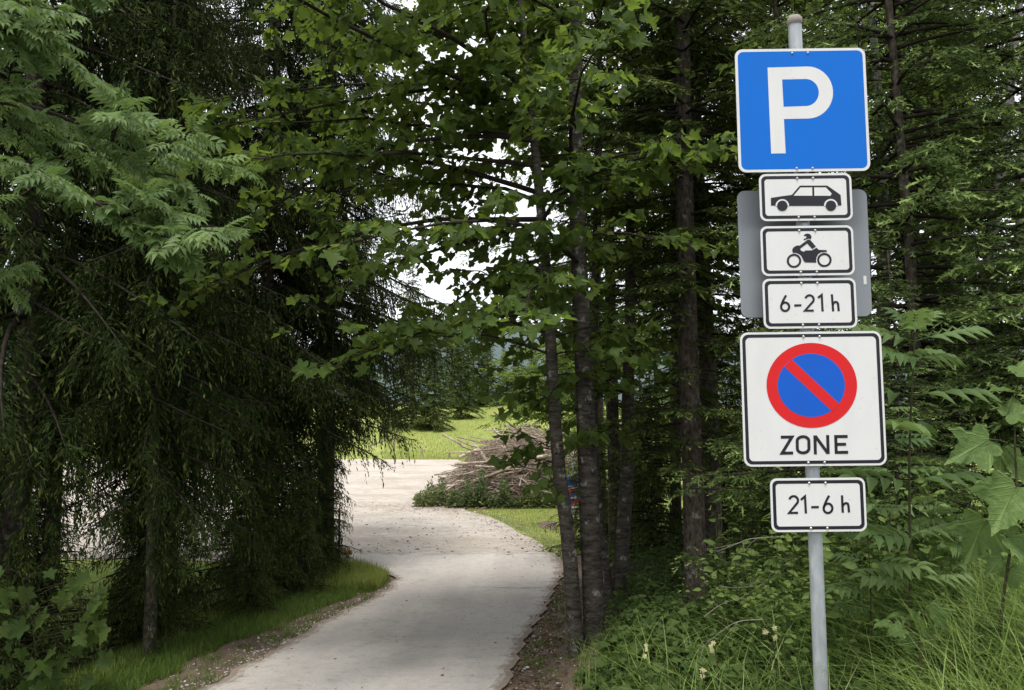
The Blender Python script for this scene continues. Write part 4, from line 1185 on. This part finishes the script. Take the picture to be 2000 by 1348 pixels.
def blades(P, h, w, lean, az, seg, rng):
    s = np.linspace(0, 1, seg + 1)
    d = np.stack([np.cos(az), np.sin(az), np.zeros(len(az))], -1)
    C_ = P[:, None] + d[:, None] * (lean * h)[:, None, None] * (s ** 2)[None, :, None]
    C_[:, :, 2] += h[:, None] * (s[None] - 0.38 * np.minimum(lean, 1.6)[:, None] * s[None] ** 2)
    x = np.stack([-np.sin(az), np.cos(az), np.zeros(len(az))], -1)
    ww = w[:, None] * np.maximum(1 - s ** 1.6, 0.04)[None]
    V = np.stack([C_ - x[:, None] * ww[..., None], C_ + x[:, None] * ww[..., None]], 2)
    b = np.arange(len(P))[:, None] * (seg + 1) * 2; i = np.arange(seg)[None] * 2
    F = np.stack([b + i, b + i + 1, b + i + 3, b + i + 2], -1).reshape(-1, 4)
    return V.reshape(-1, 3), F

def grass(name, label, x, y, hr, wr, lr, seg, seed, material, straw=0.08, kind='stuff', off=0.0):
    r = rngs(seed); n = len(x)
    P = on_ground(x, y, off - 0.01)
    h = r.uniform(*hr, n); V, F = blades(P, h, r.uniform(*wr, n), r.uniform(*lr, n), r.uniform(0, 2 * PI, n), seg, r)
    tint = np.repeat(np.clip(0.5 + 0.35 * vnoise(x * 1.5, y * 1.5, seed) + r.normal(0, 0.2, n), 0, 0.99), seg)
    tip = np.repeat((r.random(n) < straw) * r.uniform(0.4, 1, n), seg)
    return link(name, G().add(V, F, tint, tip).mesh(name, material), kind=kind, label=label)

r = rngs(77)
# verge left of the road
n = 40000
y = r.uniform(5.0, 16.3, n) ; y = np.where(r.random(n) < 0.35, r.uniform(5, 10, n), y)
x = xl(np.minimum(y, 14)) - 0.36 - 0.45 * (1 - ss(9, 13, y)) * 0.8 - np.abs(r.normal(0, 0.75, n)) + 0.10 * vnoise(y * 3, y * 2)
k = (y < 14.2) | (x < np.interp(y, [14, 14.3, 15.1, 16, 17], [-2.1, -2.2, -2.7, -3.35, -4.8]))
grass('grass', 'short green grass on the left road verge', x[k], y[k], (0.05, 0.17), (0.003, 0.006), (0.1, 0.7), 2, 1, M['grass'])
n = 260; yc = r.uniform(5.5, 14, n); side = r.random(n) < 0.55
xc = np.where(side, xl(yc) - 0.05 - 0.55 * r.random(n), xr(yc) + 0.1 + 0.7 * r.random(n))
k = np.repeat(np.arange(n), 22); x = xc[k] + r.normal(0, 0.05, len(k)); y = yc[k] + r.normal(0, 0.06, len(k))
grass('grass', 'grass tufts creeping over the soil edges of the road', x, y, (0.03, 0.13), (0.002, 0.004), (0.2, 1.2), 2, 9, M['grass'], 0.15, off=0.03)
# grass tip at the bend, longer; lighter blade colour stands in for open light
n = 5000; y = r.uniform(13.2, 15.6, n); x = np.interp(y, [13.2, 14.2, 15.1, 16], [-2.2, -2.15, -2.65, -3.3]) - np.abs(r.normal(0, 0.35, n))
grass('grass', 'taller grass on the tip of the verge at the bend, coloured lighter as if in open light', x, y, (0.12, 0.34), (0.003, 0.006), (0.1, 0.6), 3, 2, M['meadowgrass'])
# lawn behind the left row
n = 24000; x = -4.0 - 11 * r.random(n) ** 1.4; y = r.uniform(7.5, 17.3, n)
grass('grass', 'lawn grass between the left spruces and the gravel lot', x, y, (0.06, 0.18), (0.006, 0.012), (0.1, 0.7), 1, 3, M['meadowgrass'])
# grass between lot and wood
n = 32000; y = r.uniform(15.5, 30, n); e = np.interp(y, [15, 16, 18.8, 21.5, 24.3, 26, 27.2, 30], [1.0, 1.0, 0.7, 0.1, -0.65, -1.5, -2.1, -2.5])
x = e + r.random(n) ** 1.4 * 7 + 0.12 * vnoise(y * 2, y * 3)
k = ((x - 1.05) / 0.4) ** 2 + ((y - 22.3) / 1.0) ** 2 > r.random(n)
grass('grass', 'patchy grass between the gravel lot and the wood', x[k], y[k], (0.04, 0.13), (0.006, 0.011), (0.1, 0.7), 1, 4, M['meadowgrass'], 0.3)
# meadow
n = 30000; y = 52.3 + r.random(n) ** 1.5 * 60; x = r.uniform(-0.16, 0.10, n) * y
grass('grass', 'meadow grass beyond the gravel lot', x, y, (0.08, 0.26), (0.012, 0.03), (0.1, 0.7), 1, 5, M['meadowgrass'], 0.3)
# long grass in the right foreground
n = 24000; x = r.uniform(0.9, 4.2, n); y = r.uniform(2.9, 6.4, n)
w_ = 0.12 + 0.88 * ss(-0.1, 0.5, (x - 0.32 * y - 0.55)) ; w_ = w_ * (1 - 0.6 * ss(4.2, 5.6, y))
k = r.random(n) < w_
x, y = x[k], y[k]
grass('grass', 'long arching grass in the right foreground', x, y, (0.30, 0.80), (0.0022, 0.0048), (0.3, 1.5), 4, 6, M['longgrass'], 0.14)
n = 9000; x = r.uniform(0.2, 4.5, n); y = r.uniform(3.2, 8.5, n)
k = (x - xr(y) > 0.75)
grass('grass', 'thin grass among the herbs at the edge of the wood', x[k], y[k], (0.10, 0.36), (0.002, 0.004), (0.2, 1.2), 4, 7, M['longgrass'], 0.12)

def herbs(name, label, n, xr_, yr_, hr, sz, seed, material, tmpl=OVAL, dens=None):
    r = rngs(seed)
    x = r.uniform(*xr_, n); y = r.uniform(*yr_, n)
    k = (x - xr(np.minimum(y, 17)) > 0.8 + 0.18 * ss(6, 8, y) + 0.18 * vnoise(x * 2, y * 3)) & (r.random(n) < 0.45 + 0.55 * (vnoise(x * 1.2, y * 1.2, seed) > -0.15))
    x, y = x[k], y[k]; n = len(x)
    h = r.uniform(*hr, n) * (0.55 + 0.45 * ss(0.7, 1.8, x - xr(np.minimum(y, 17))))
    # each herb: a stem with leaves in whorls
    nl = r.integers(5, 11, n); i = np.repeat(np.arange(n), nl)
    t = r.uniform(0.3, 1.0, len(i)); a = r.uniform(0, 2 * PI, len(i))
    base = on_ground(x, y)
    le = r.normal(0, 0.12, (n, 2))
    P = base[i] + np.stack([le[i, 0] * t * h[i], le[i, 1] * t * h[i], h[i] * t], -1)
    d = norm(np.stack([np.cos(a), np.sin(a), r.uniform(-0.25, 0.45, len(i))], -1))
    P = P + d * 0.02
    nn = norm(np.array([0, -0.1, 1.0]) + 0.35 * r.normal(size=d.shape))
    V, F = scatter(tmpl[0], tmpl[1], frames(d, nn, sz * r.uniform(0.6, 1.3, len(i))), P)
    g = G().add(V, F, np.repeat(r.random(n)[i] * 0.6 + 0.4 * r.random(len(i)), len(tmpl[1])))
    Q = np.stack([base, base + np.stack([le[:, 0] * h, le[:, 1] * h, h], -1)], 1)
    V, F = tubes(Q, np.full((n, 2), 0.0018), 3); g.add(V, F, 0.2)
    return link(name, g.mesh(name, material), kind='stuff', label=label)
herbs('ground_cover', 'dark herbs covering the floor at the edge of the wood', 3000, (0.0, 5.0), (3.6, 11.5), (0.10, 0.38), 0.062, 21, M['herb'])
herbs('ground_cover', 'jagged leaved herbs beside the road and post', 900, (0.2, 4.0), (4.0, 8.5), (0.12, 0.34), 0.085, 22, M['herb'], MAPLE_LO)
herbs('ground_cover', 'low plants on the floor deep in the wood', 2200, (0.8, 9.0), (9.5, 17.0), (0.10, 0.5), 0.085, 23, M['herb'])
herbs('ground_cover', 'taller green shrubs of leaves at the right of the post', 520, (1.7, 4.8), (4.4, 7.4), (0.3, 1.15), 0.085, 24, M['shrub'])
herbs('ground_cover', 'small leaved brambles around the saplings at the right', 900, (1.6, 4.8), (4.2, 7.6), (0.25, 0.95), 0.05, 25, M['shrub'])

# stones and litter along the verges
def stones(name, label, x, y, sz, seed, off=0.03):
    r = rngs(seed)
    TV = np.array([(1, 0, 0), (0.3, 0.9, 0.1), (-0.8, 0.5, 0), (-0.7, -0.6, 0.1), (0.4, -0.9, 0), (0.1, 0.05, 0.75), (0, 0, -0.5)], float)
    TF = np.array([(0, 1, 5), (1, 2, 5), (2, 3, 5), (3, 4, 5), (4, 0, 5), (1, 0, 6), (2, 1, 6), (3, 2, 6), (4, 3, 6), (0, 4, 6)])
    n = len(x); a = r.uniform(0, 2 * PI, n); s = sz * r.lognormal(0, 0.45, n)
    Mx = np.zeros((n, 3, 3)); Mx[:, 0, 0] = np.cos(a) * s; Mx[:, 0, 1] = -np.sin(a) * s * r.uniform(0.6, 1, n); Mx[:, 1, 0] = np.sin(a) * s; Mx[:, 1, 1] = np.cos(a) * s * r.uniform(0.6, 1, n); Mx[:, 2, 2] = s * r.uniform(0.5, 0.9, n)
    V, F = scatter(TV, TF, Mx, on_ground(x, y, off))
    return link(name, G().add(V, F, np.repeat(r.random(n), 10)).mesh(name, M['stone']), kind='stuff', label=label)
r = rngs(88)
n = 2200; y = 5 + r.random(n) * 9; x = xl(y) + 0.06 - np.abs(r.normal(0, 0.34, n)) * (1 - 0.4 * ss(9, 13, y))
stones('gravel', 'small pale stones scattered along the left soil edge', x, y, 0.0115, 1)
n = 900; y = 5 + r.random(n) * 9; x = xr(y) + np.abs(r.normal(0, 0.35, n))
stones('gravel', 'small pale stones scattered along the right soil edge', x, y, 0.012, 2)
n = 2600; y = 15.5 + 13 * r.random(n) ** 1.3; x = np.interp(y, [14, 16, 18.8, 21.5, 24.3, 26, 27.2, 30], [0.8, 0.93, 0.6, 0, -0.77, -1.6, -2.0, -1.8]) + r.normal(0.05, 0.35, n) - (r.random(n) < 0.5) * r.random(n) * 6
stones('gravel', 'loose stones on the gravel lot and along its grassy edge', x, y, 0.016, 3, 0.05)
n = 3200; y = 5.5 + r.random(n) * 9; x = xr(y) - 0.05 + np.abs(r.normal(0, 0.5, n))
P = on_ground(x, y, 0.035); tip = norm(np.stack([r.normal(size=n), r.normal(size=n), 0.15 * r.normal(size=n)], -1)); nr = norm(np.array([0, 0, 1.0]) + 0.35 * r.normal(size=(n, 3)))
V, F = scatter(OVAL[0], OVAL[1], frames(tip, nr, r.uniform(0.025, 0.07, n)), P)
link('leaf_litter', G().add(V, F, np.repeat(r.random(n), len(OVAL[1]))).mesh('leaf_litter', M['litter']), kind='stuff', label='dead brown leaves on the right soil edge')

n = 1500; x = r.normal(-1.8, 1.6, n); y = r.normal(26.6, 0.8, n)
d = norm(np.stack([r.normal(size=n), r.normal(size=n), 0.05 * r.normal(size=n)], -1))
V, F = kites(on_ground(x, y, 0.06), d, r.uniform(0.05, 0.3, n), r.uniform(0.004, 0.012, n), r, np.repeat([[0, 0, 1.0]], n, 0))
link('twig_litter', G().add(V, F, r.random(n)).mesh('twig_litter', M['litter']), kind='stuff', label='brown twig litter on the gravel around the brush pile')
n = 220; y = 6 + r.random(n) * 10; x = xl(y) + (xr(y) - xl(y)) * r.beta(0.5, 0.5, n)
d = norm(np.stack([r.normal(size=n), r.normal(size=n), 0.05 * np.ones(n)], -1))
V, F = kites(on_ground(x, y, 0.064), d, r.uniform(0.015, 0.06, n), r.uniform(0.003, 0.012, n), r, norm(np.array([0, 0, 1.0]) + 0.3 * r.normal(size=(n, 3))))
link('leaf_litter', G().add(V, F, r.random(n)).mesh('leaf_litter', M['litter']), kind='stuff', label='bits of leaf and twig lying on the asphalt')

# ------------------------------------------------------------------ flowering herbs
def flower_plant(label, px, py, dep, n):
    top = at_px(px, py, dep); x0, y0 = top[0] + 0.01, top[1]
    b = (x0, y0, float(gz(x0, y0)))
    o = link('flower_plant', None, loc=b, label=label, cat='flower', group='pale yellow flowers in the undergrowth')
    q = spline([b, (np.array(b) + top) / 2 + [0.02, 0, 0.02], top], 8)
    V, F = tubes(q[None], np.full((1, 8), 0.0025), 5); link('stem', G().add(V, F).mesh('stem', M['greenstem'], True, off=b), o)
    r = rngs(int(px))
    for k in range(n):
        c = top + np.array([r.normal(0, 0.014), r.normal(0, 0.01), -0.028 * k + r.normal(0, 0.004)])
        m = 7; a = np.arange(m) * 2 * PI / m
        d = norm(np.stack([np.cos(a), np.full(m, -0.3), np.sin(a)], -1)); nn = norm(np.array([0, -1.0, 0.3]) + 0.3 * r.normal(size=(m, 3)))
        V, F = scatter(OVAL[0], OVAL[1], frames(d, nn, r.uniform(0.014, 0.022, m)), np.repeat(c[None], m, 0))
        link('blossom', G().add(V, F, np.repeat(r.random(m), len(OVAL[1]))).mesh('blossom', M['petal'], off=b), o)
    d = norm(np.stack([r.normal(size=6), r.normal(size=6), 0.2 * np.ones(6)], -1)); t = r.uniform(0.2, 0.7, 6)
    V, F = scatter(OVAL[0], OVAL[1], frames(d, np.repeat([[0, 0, 1.0]], 6, 0), np.full(6, 0.06)), q[(t * 7).astype(int)])
    link('foliage', G().add(V, F).mesh('foliage', M['herb'], off=b), o)
flower_plant('pale yellow flower spike nearest the left side of the post', 1506, 1226, 4.4, 3)
flower_plant('pale yellow flower cluster left of the post, middle height', 1394, 1254, 4.7, 3)
flower_plant('lowest pale yellow flower between post and road', 1370, 1310, 4.4, 2)
flower_plant('small pale flower half hidden under the maple trunks', 1258, 1262, 5.2, 3)

# ------------------------------------------------------------------ dead branches on the floor of the wood
def dead_branch(label, pts, r0, seed, nside=4):
    r0 = r0 * 0.7
    r = rngs(seed); q = spline(pts, 16); b = tuple(q[0])
    o = link('dead_branch', None, loc=b, label=label, cat='branch', group='bare dead branches in the undergrowth')
    V, F = tubes(q[None], np.linspace(r0, r0 * 0.25, 16)[None], 6)
    link('stem', G().add(V, F).mesh('stem', M['deadtwig'], True, off=b), o)
    d = norm(q[-1] - q[0])
    for k in range(nside):
        i = r.integers(3, 15); v = norm(d * 0.7 + 0.6 * r.normal(size=3)) * r.uniform(0.12, 0.4)
        tw = spline([q[i], q[i] + v * 0.5 + 0.02 * r.normal(size=3), q[i] + v], 6)
        V, F = tubes(tw[None], np.linspace(r0 * 0.4, r0 * 0.15, 6)[None], 4)
        link('twig', G().add(V, F).mesh('twig', M['deadtwig'], True, off=b), o)
dead_branch('pale bare branch lying below the hours plate', [at_px(1540, 1048, 6.0), at_px(1470, 1052, 6.0), at_px(1440, 1062, 6.0), at_px(1400, 1078, 6.0)], 0.006, 1)
dead_branch('bare grey branch slanting through the herbs left of the post', [at_px(1490, 1210, 5.2), at_px(1440, 1215, 5.2), at_px(1400, 1240, 5.2), at_px(1358, 1275, 5.2)], 0.005, 2)
dead_branch('bare branch rising from the floor between trunk and post', [at_px(1375, 1205, 6.2), at_px(1410, 1180, 6.2), at_px(1460, 1160, 6.2), at_px(1560, 1090, 6.2)], 0.005, 3)
dead_branch('dry twig fork in the dark under the zone sign', [at_px(1405, 1145, 6.6), at_px(1440, 1148, 6.6), at_px(1500, 1140, 6.6)], 0.007, 4)
dead_branch('dry leaning branch behind the post below the hours plate', [at_px(1660, 1240, 6.0), at_px(1650, 1150, 6.0), at_px(1672, 1060, 6.0), at_px(1668, 1000, 6.0)], 0.007, 5)
dead_branch('long dry branch crossing the dark wood right of the post', [at_px(1620, 1130, 6.3), at_px(1680, 1110, 6.3), at_px(1740, 1100, 6.3)], 0.006, 6)
dead_branch('bare twiggy branch beside the leaning pale trunk', [at_px(1860, 740, 6.8), at_px(1890, 690, 6.8), at_px(1930, 640, 6.8), at_px(1945, 590, 6.8)], 0.007, 7, 16)

# ------------------------------------------------------------------ brush pile at the lot
pb = (-0.55, 29.3, float(gz(-0.55, 29.3)))
pile = link('brush_pile', None, loc=pb, label='large heap of cut branches and twigs at the edge of the gravel lot', cat='brush pile')
def ph(x, y):                      # mound height, local coordinates
    u = np.abs(x - 1.15) / np.where(x < 1.15, 3.3, 2.6); v = y / 2.4
    return 2.12 * np.clip(1 - u ** 1.9, 0, 1) * np.sqrt(np.clip(1 - v * v, 0, 1)) * (1 + 0.22 * vnoise(x * 2.6, y * 2, 3))
u = np.linspace(-3.4, 3.6, 46); v = np.linspace(-2.8, 2.8, 36)
Xp, Yp = np.meshgrid(u, v); Zp = ph(Xp, Yp) * 0.86 - 0.12 + 0.10 * vnoise(Xp * 6, Yp * 6, 1)
i = np.arange(35)[:, None] * 46 + np.arange(45)[None]; F = np.stack([i, i + 1, i + 47, i + 46], -1).reshape(-1, 4)
link('heap_core', G().add(np.stack([Xp, Yp, Zp], -1), F).mesh('heap_core', mat('twig_mass', lambda t: principled(t, mixc(t, ramp(t, noise(t, objcoord(t, (3, 9, 22)), 1.0, 6, 0.7), 0.35, 0.65), (0.07, 0.05, 0.036), (0.26, 0.20, 0.15)), 0.95, 0.1, bump(t, noise(t, objcoord(t, (4, 9, 30)), 1.0, 5), 1.0, 0.1))), True), pile, kind='stuff')
r = rngs(41)
sticks = []
for k in range(8):
    q = spline([(0, 0, 0), (0.33, r.normal(0, 0.05), r.normal(0, 0.04)), (0.66, r.normal(0, 0.07), r.normal(0, 0.05)), (1, r.normal(0, 0.05), r.normal(0, 0.05))], 6) - [0.5, 0, 0]
    V, F = tubes(q[None], np.linspace(0.014, 0.005, 6)[None], 5); sticks.append((V, F))
SM = [G().add(V, F, 0.0).mesh('stick', M['stick'], True) for V, F in sticks]
def stick_frames(n, r, lmin, lmax):
    x = r.uniform(-2.2, 3.2, n); y = r.uniform(-2.4, 1.4, n)
    z = ph(x, y) * r.uniform(0.9, 1.1, n) + 0.04
    L = r.uniform(lmin, lmax, n); e = 0.25
    a = r.normal(0.0, 0.4, n) + np.where(r.random(n) < 0.15, r.uniform(-1.5, 1.5, n), 0)
    d = np.stack([np.cos(a), np.sin(a), np.zeros(n)], -1)
    sl = (ph(x + d[:, 0] * e, y + d[:, 1] * e) - ph(x - d[:, 0] * e, y - d[:, 1] * e)) / (2 * e)
    d = norm(np.stack([d[:, 0], d[:, 1], np.clip(sl, -1.2, 1.2) * 0.45 + r.normal(0, 0.20, n)], -1))
    yv = norm(np.cross([0, 0, 1.0], d)); zv = np.cross(d, yv)
    th = 0.7 * r.lognormal(0.35, 0.5, n)
    Mx = np.stack([d * L[:, None], yv * th[:, None], zv * th[:, None]], -1)
    return Mx, np.stack([x, y, np.maximum(z, 0.05)], -1)
Mx, Lx = stick_frames(300, r, 0.8, 2.7)
Mx[:70, :, 0] *= 1.5; Mx[:70, :, 1:] *= 2.1; Lx[:70, 2] += 0.06
Lx[:70, 0] = np.linspace(-0.5, 2.8, 70); Lx[:70, 2] = ph(Lx[:70, 0], Lx[:70, 1]) + 0.05
for k in range(300):
    o = link('stick', SM[k % 8], pile); m4 = Matrix.Identity(4)
    for a in range(3):
        for b in range(3): m4[a][b] = Mx[k, a, b]
    m4.translation = Vector(Lx[k]); o.matrix_basis = m4
g = G()
for k in range(8):
    Mx, Lx = stick_frames(260, r, 0.4, 1.5); Mx[:, :, 1:] *= 0.6
    V, F = scatter(sticks[k][0], sticks[k][1], Mx, Lx); g.add(V, F, np.repeat(r.random(260), len(sticks[k][1])))
link('small_sticks', g.mesh('small_sticks', M['stick'], True), pile, kind='stuff')
# leafy cut branches along the foot of the heap
def leafy(n, x0, x1, y0, y1, zt, seed, tipv):
    r = rngs(seed); x = r.uniform(x0, x1, n); y = r.uniform(y0, y1, n)
    z = r.random(n) ** 1.3 * zt * (0.35 + 0.75 * np.abs(vnoise(x * 1.7, x * 0.6, seed)) * 1.6) * (1 - ((x - (x0 + x1) / 2) / ((x1 - x0) / 2)) ** 2 * 0.6) * (0.65 + 0.35 * vnoise(x * 3, y * 2, seed))
    P = np.stack([x, y, np.maximum(z, 0.02)], -1)
    d = norm(np.stack([r.normal(size=n), r.normal(-0.4, 0.7, n), r.normal(0.25, 0.6, n)], -1))
    V, F = kites(P, d, r.uniform(0.06, 0.15, n), r.uniform(0.018, 0.04, n), r)
    return V, F, r.random(n), np.where(r.random(n) < tipv, r.uniform(0.3, 1, n), 0)
g = G()
for a in ((9000, -1.6, 0.9, -3.0, -1.8, 1.9, 1, 0.1), (3500, 0.8, 2.2, -3.0, -2.1, 1.7, 2, 0.55), (3600, -2.7, -1.3, -2.6, -1.2, 1.7, 3, 0.5)):
    V, F, t_, p_ = leafy(*a); g.add(V, F, t_, p_)
link('leafy_branches', g.mesh('leafy_branches', M['cutleaf']), pile, kind='stuff', label='greyish green leafy branches along the foot of the heap')

# ------------------------------------------------------------------ small things around the lot
def wood_rail(label, x0, x1, y0, h):
    z0 = float(gz(x0, y0)); b = (x0, y0, z0)
    o = link('wooden_rail', None, loc=b, label=label, cat='rail')
    for k, x in enumerate((0.05, x1 - x0 - 0.1)):
        V, F = tubes(np.array([[(x, 0, -0.2), (x, 0, h * 0.6), (x + 0.01, 0, h)]]), np.array([[0.06, 0.06, 0.055]]), 7)
        link('post', G().add(V, F).mesh('post', M['stick'], True), o)
    V, F = tubes(np.array([[(-0.1, 0, h + 0.03), ((x1 - x0) / 2, 0.02, h + 0.05), (x1 - x0 + 0.1, 0, h + 0.04)]]), np.array([[0.045, 0.05, 0.045]]), 7)
    link('beam', G().add(V, F).mesh('beam', M['stick'], True), o)
wood_rail('low wooden rail at the meadow edge beside the brush pile', -4.25, -1.0, 53.5, 0.38)
bx, by = -9.3, 57.0
V, F = tubes(np.array([[(-1.0, 0, 0.55), (0, 0.05, 0.9), (1.1, 0, 1.3)]]), np.array([[0.06, 0.055, 0.045]]), 7)
o = link('leaning_pole', None, loc=(bx, by, float(gz(bx, by))), label='slanting pale pole at the meadow edge under the overhanging spruce', cat='pole')
link('shaft', G().add(V, F).mesh('shaft', M['stick'], True), o)
V, F = tubes(np.array([[(-0.9, 0.03, -0.15), (-0.9, 0.03, 0.58)], [(0.9, 0.03, -0.15), (0.9, 0.03, 1.2)]]), np.full((2, 2), 0.05), 6)
link('prop', G().add(V, F).mesh('prop', M['stick'], True), o)
bx, by = -6.3, 56.0
V, F = tubes(np.array([[(0, 0, -0.2), (0, 0, 0.3), (0.01, 0, 0.62), (0.01, 0, 0.64)]]), np.array([[0.07, 0.07, 0.065, 0.0]]), 8)
o = link('fence_stake', G().add(V, F).mesh('fence_stake', M['stick'], True), loc=(bx, by, float(gz(bx, by))), label='short wooden stake in a grass tuft at the meadow edge', cat='stake')
# dark thin stake and log at the foot of the last young spruce
bx, by = -3.35, 15.6
V, F = tubes(np.array([[(0, 0, -0.15), (0.01, 0, 0.5), (0.0, 0, 1.15)]]), np.array([[0.022, 0.022, 0.018]]), 7)
link('fence_stake', G().add(V, F).mesh('fence_stake', M['twig'], True), loc=(bx, by, float(gz(bx, by))), label='thin dark stake beside the young spruce at the bend', cat='stake')
bx, by = -3.35, 16.9
V, F = tubes(np.array([[(-0.55, 0.1, 0.07), (-0.54, 0.1, 0.07), (0.0, 0.0, 0.07), (0.01, 0, 0.07)]]), np.array([[0.0, 0.05, 0.05, 0.0]]), 10)
link('log', G().add(V, F, 0.6).mesh('log', mat('cut_log', lambda t: principled(t, (0.42, 0.22, 0.10), 0.8, 0.1)), True), loc=(bx, by, float(gz(bx, by)) + 0.05), label='short orange brown log at the gravel edge by the bend', cat='log')

# far no-parking sign between the maple trunks
sx, sy = 1.53, 20.2
sb = (sx, sy, float(gz(sx, sy)))
fs = link('no_parking_sign', None, loc=sb, label='small round no parking sign with arrow seen between the maple trunks', cat='sign')
def fpart(n, g, m, pr=None): return link(n, g.mesh(n, m), pr or fs)
V, F = tubes(np.array([[(0, 0.04, -0.2), (0, 0.04, 1.2), (0, 0.04, 2.0)]]), np.full((1, 3), 0.025), 10); fpart('pole', G().add(V, F), M['galv'])
z0 = 0.98
def circ(rad, z, n=32): 
    a = np.arange(n) * 2 * PI / n
    return np.stack([rad * np.cos(a), z + rad * np.sin(a)], -1)
pl = fpart('red_disc', slab(circ(0.21, z0), 0.0, -0.004), M['signwhite'])
fpart('ring', ring_g(circ(0.203, z0), circ(0.15, z0), -0.006), M['signred'], pl)
fpart('blue_disc', poly_g(circ(0.15, z0), -0.006), M['signblue2'], pl)
fpart('slash', stroke_g([(-0.11, z0 + 0.11), (0.11, z0 - 0.11)], 0.045, -0.008), M['signred'], pl)
g = stroke_g([(-0.09, z0 - 0.03), (0.08, z0 - 0.03)], 0.03, -0.010); stroke_g([(0.02, z0 + 0.04), (0.09, z0 - 0.03), (0.02, z0 - 0.10)], 0.03, -0.0105, g)
fpart('arrow', g, M['signwhite'], pl)
fpart('white_plate', slab(rounded(0.26, 0.30, 0.02) + np.array([0, 0.58]), 0.0, -0.004), M['signwhite'])
fpart('blue_plate', slab(rounded(0.30, 0.22, 0.02) + np.array([-0.02, 1.35]), 0.0, -0.004), M['signblue2'])
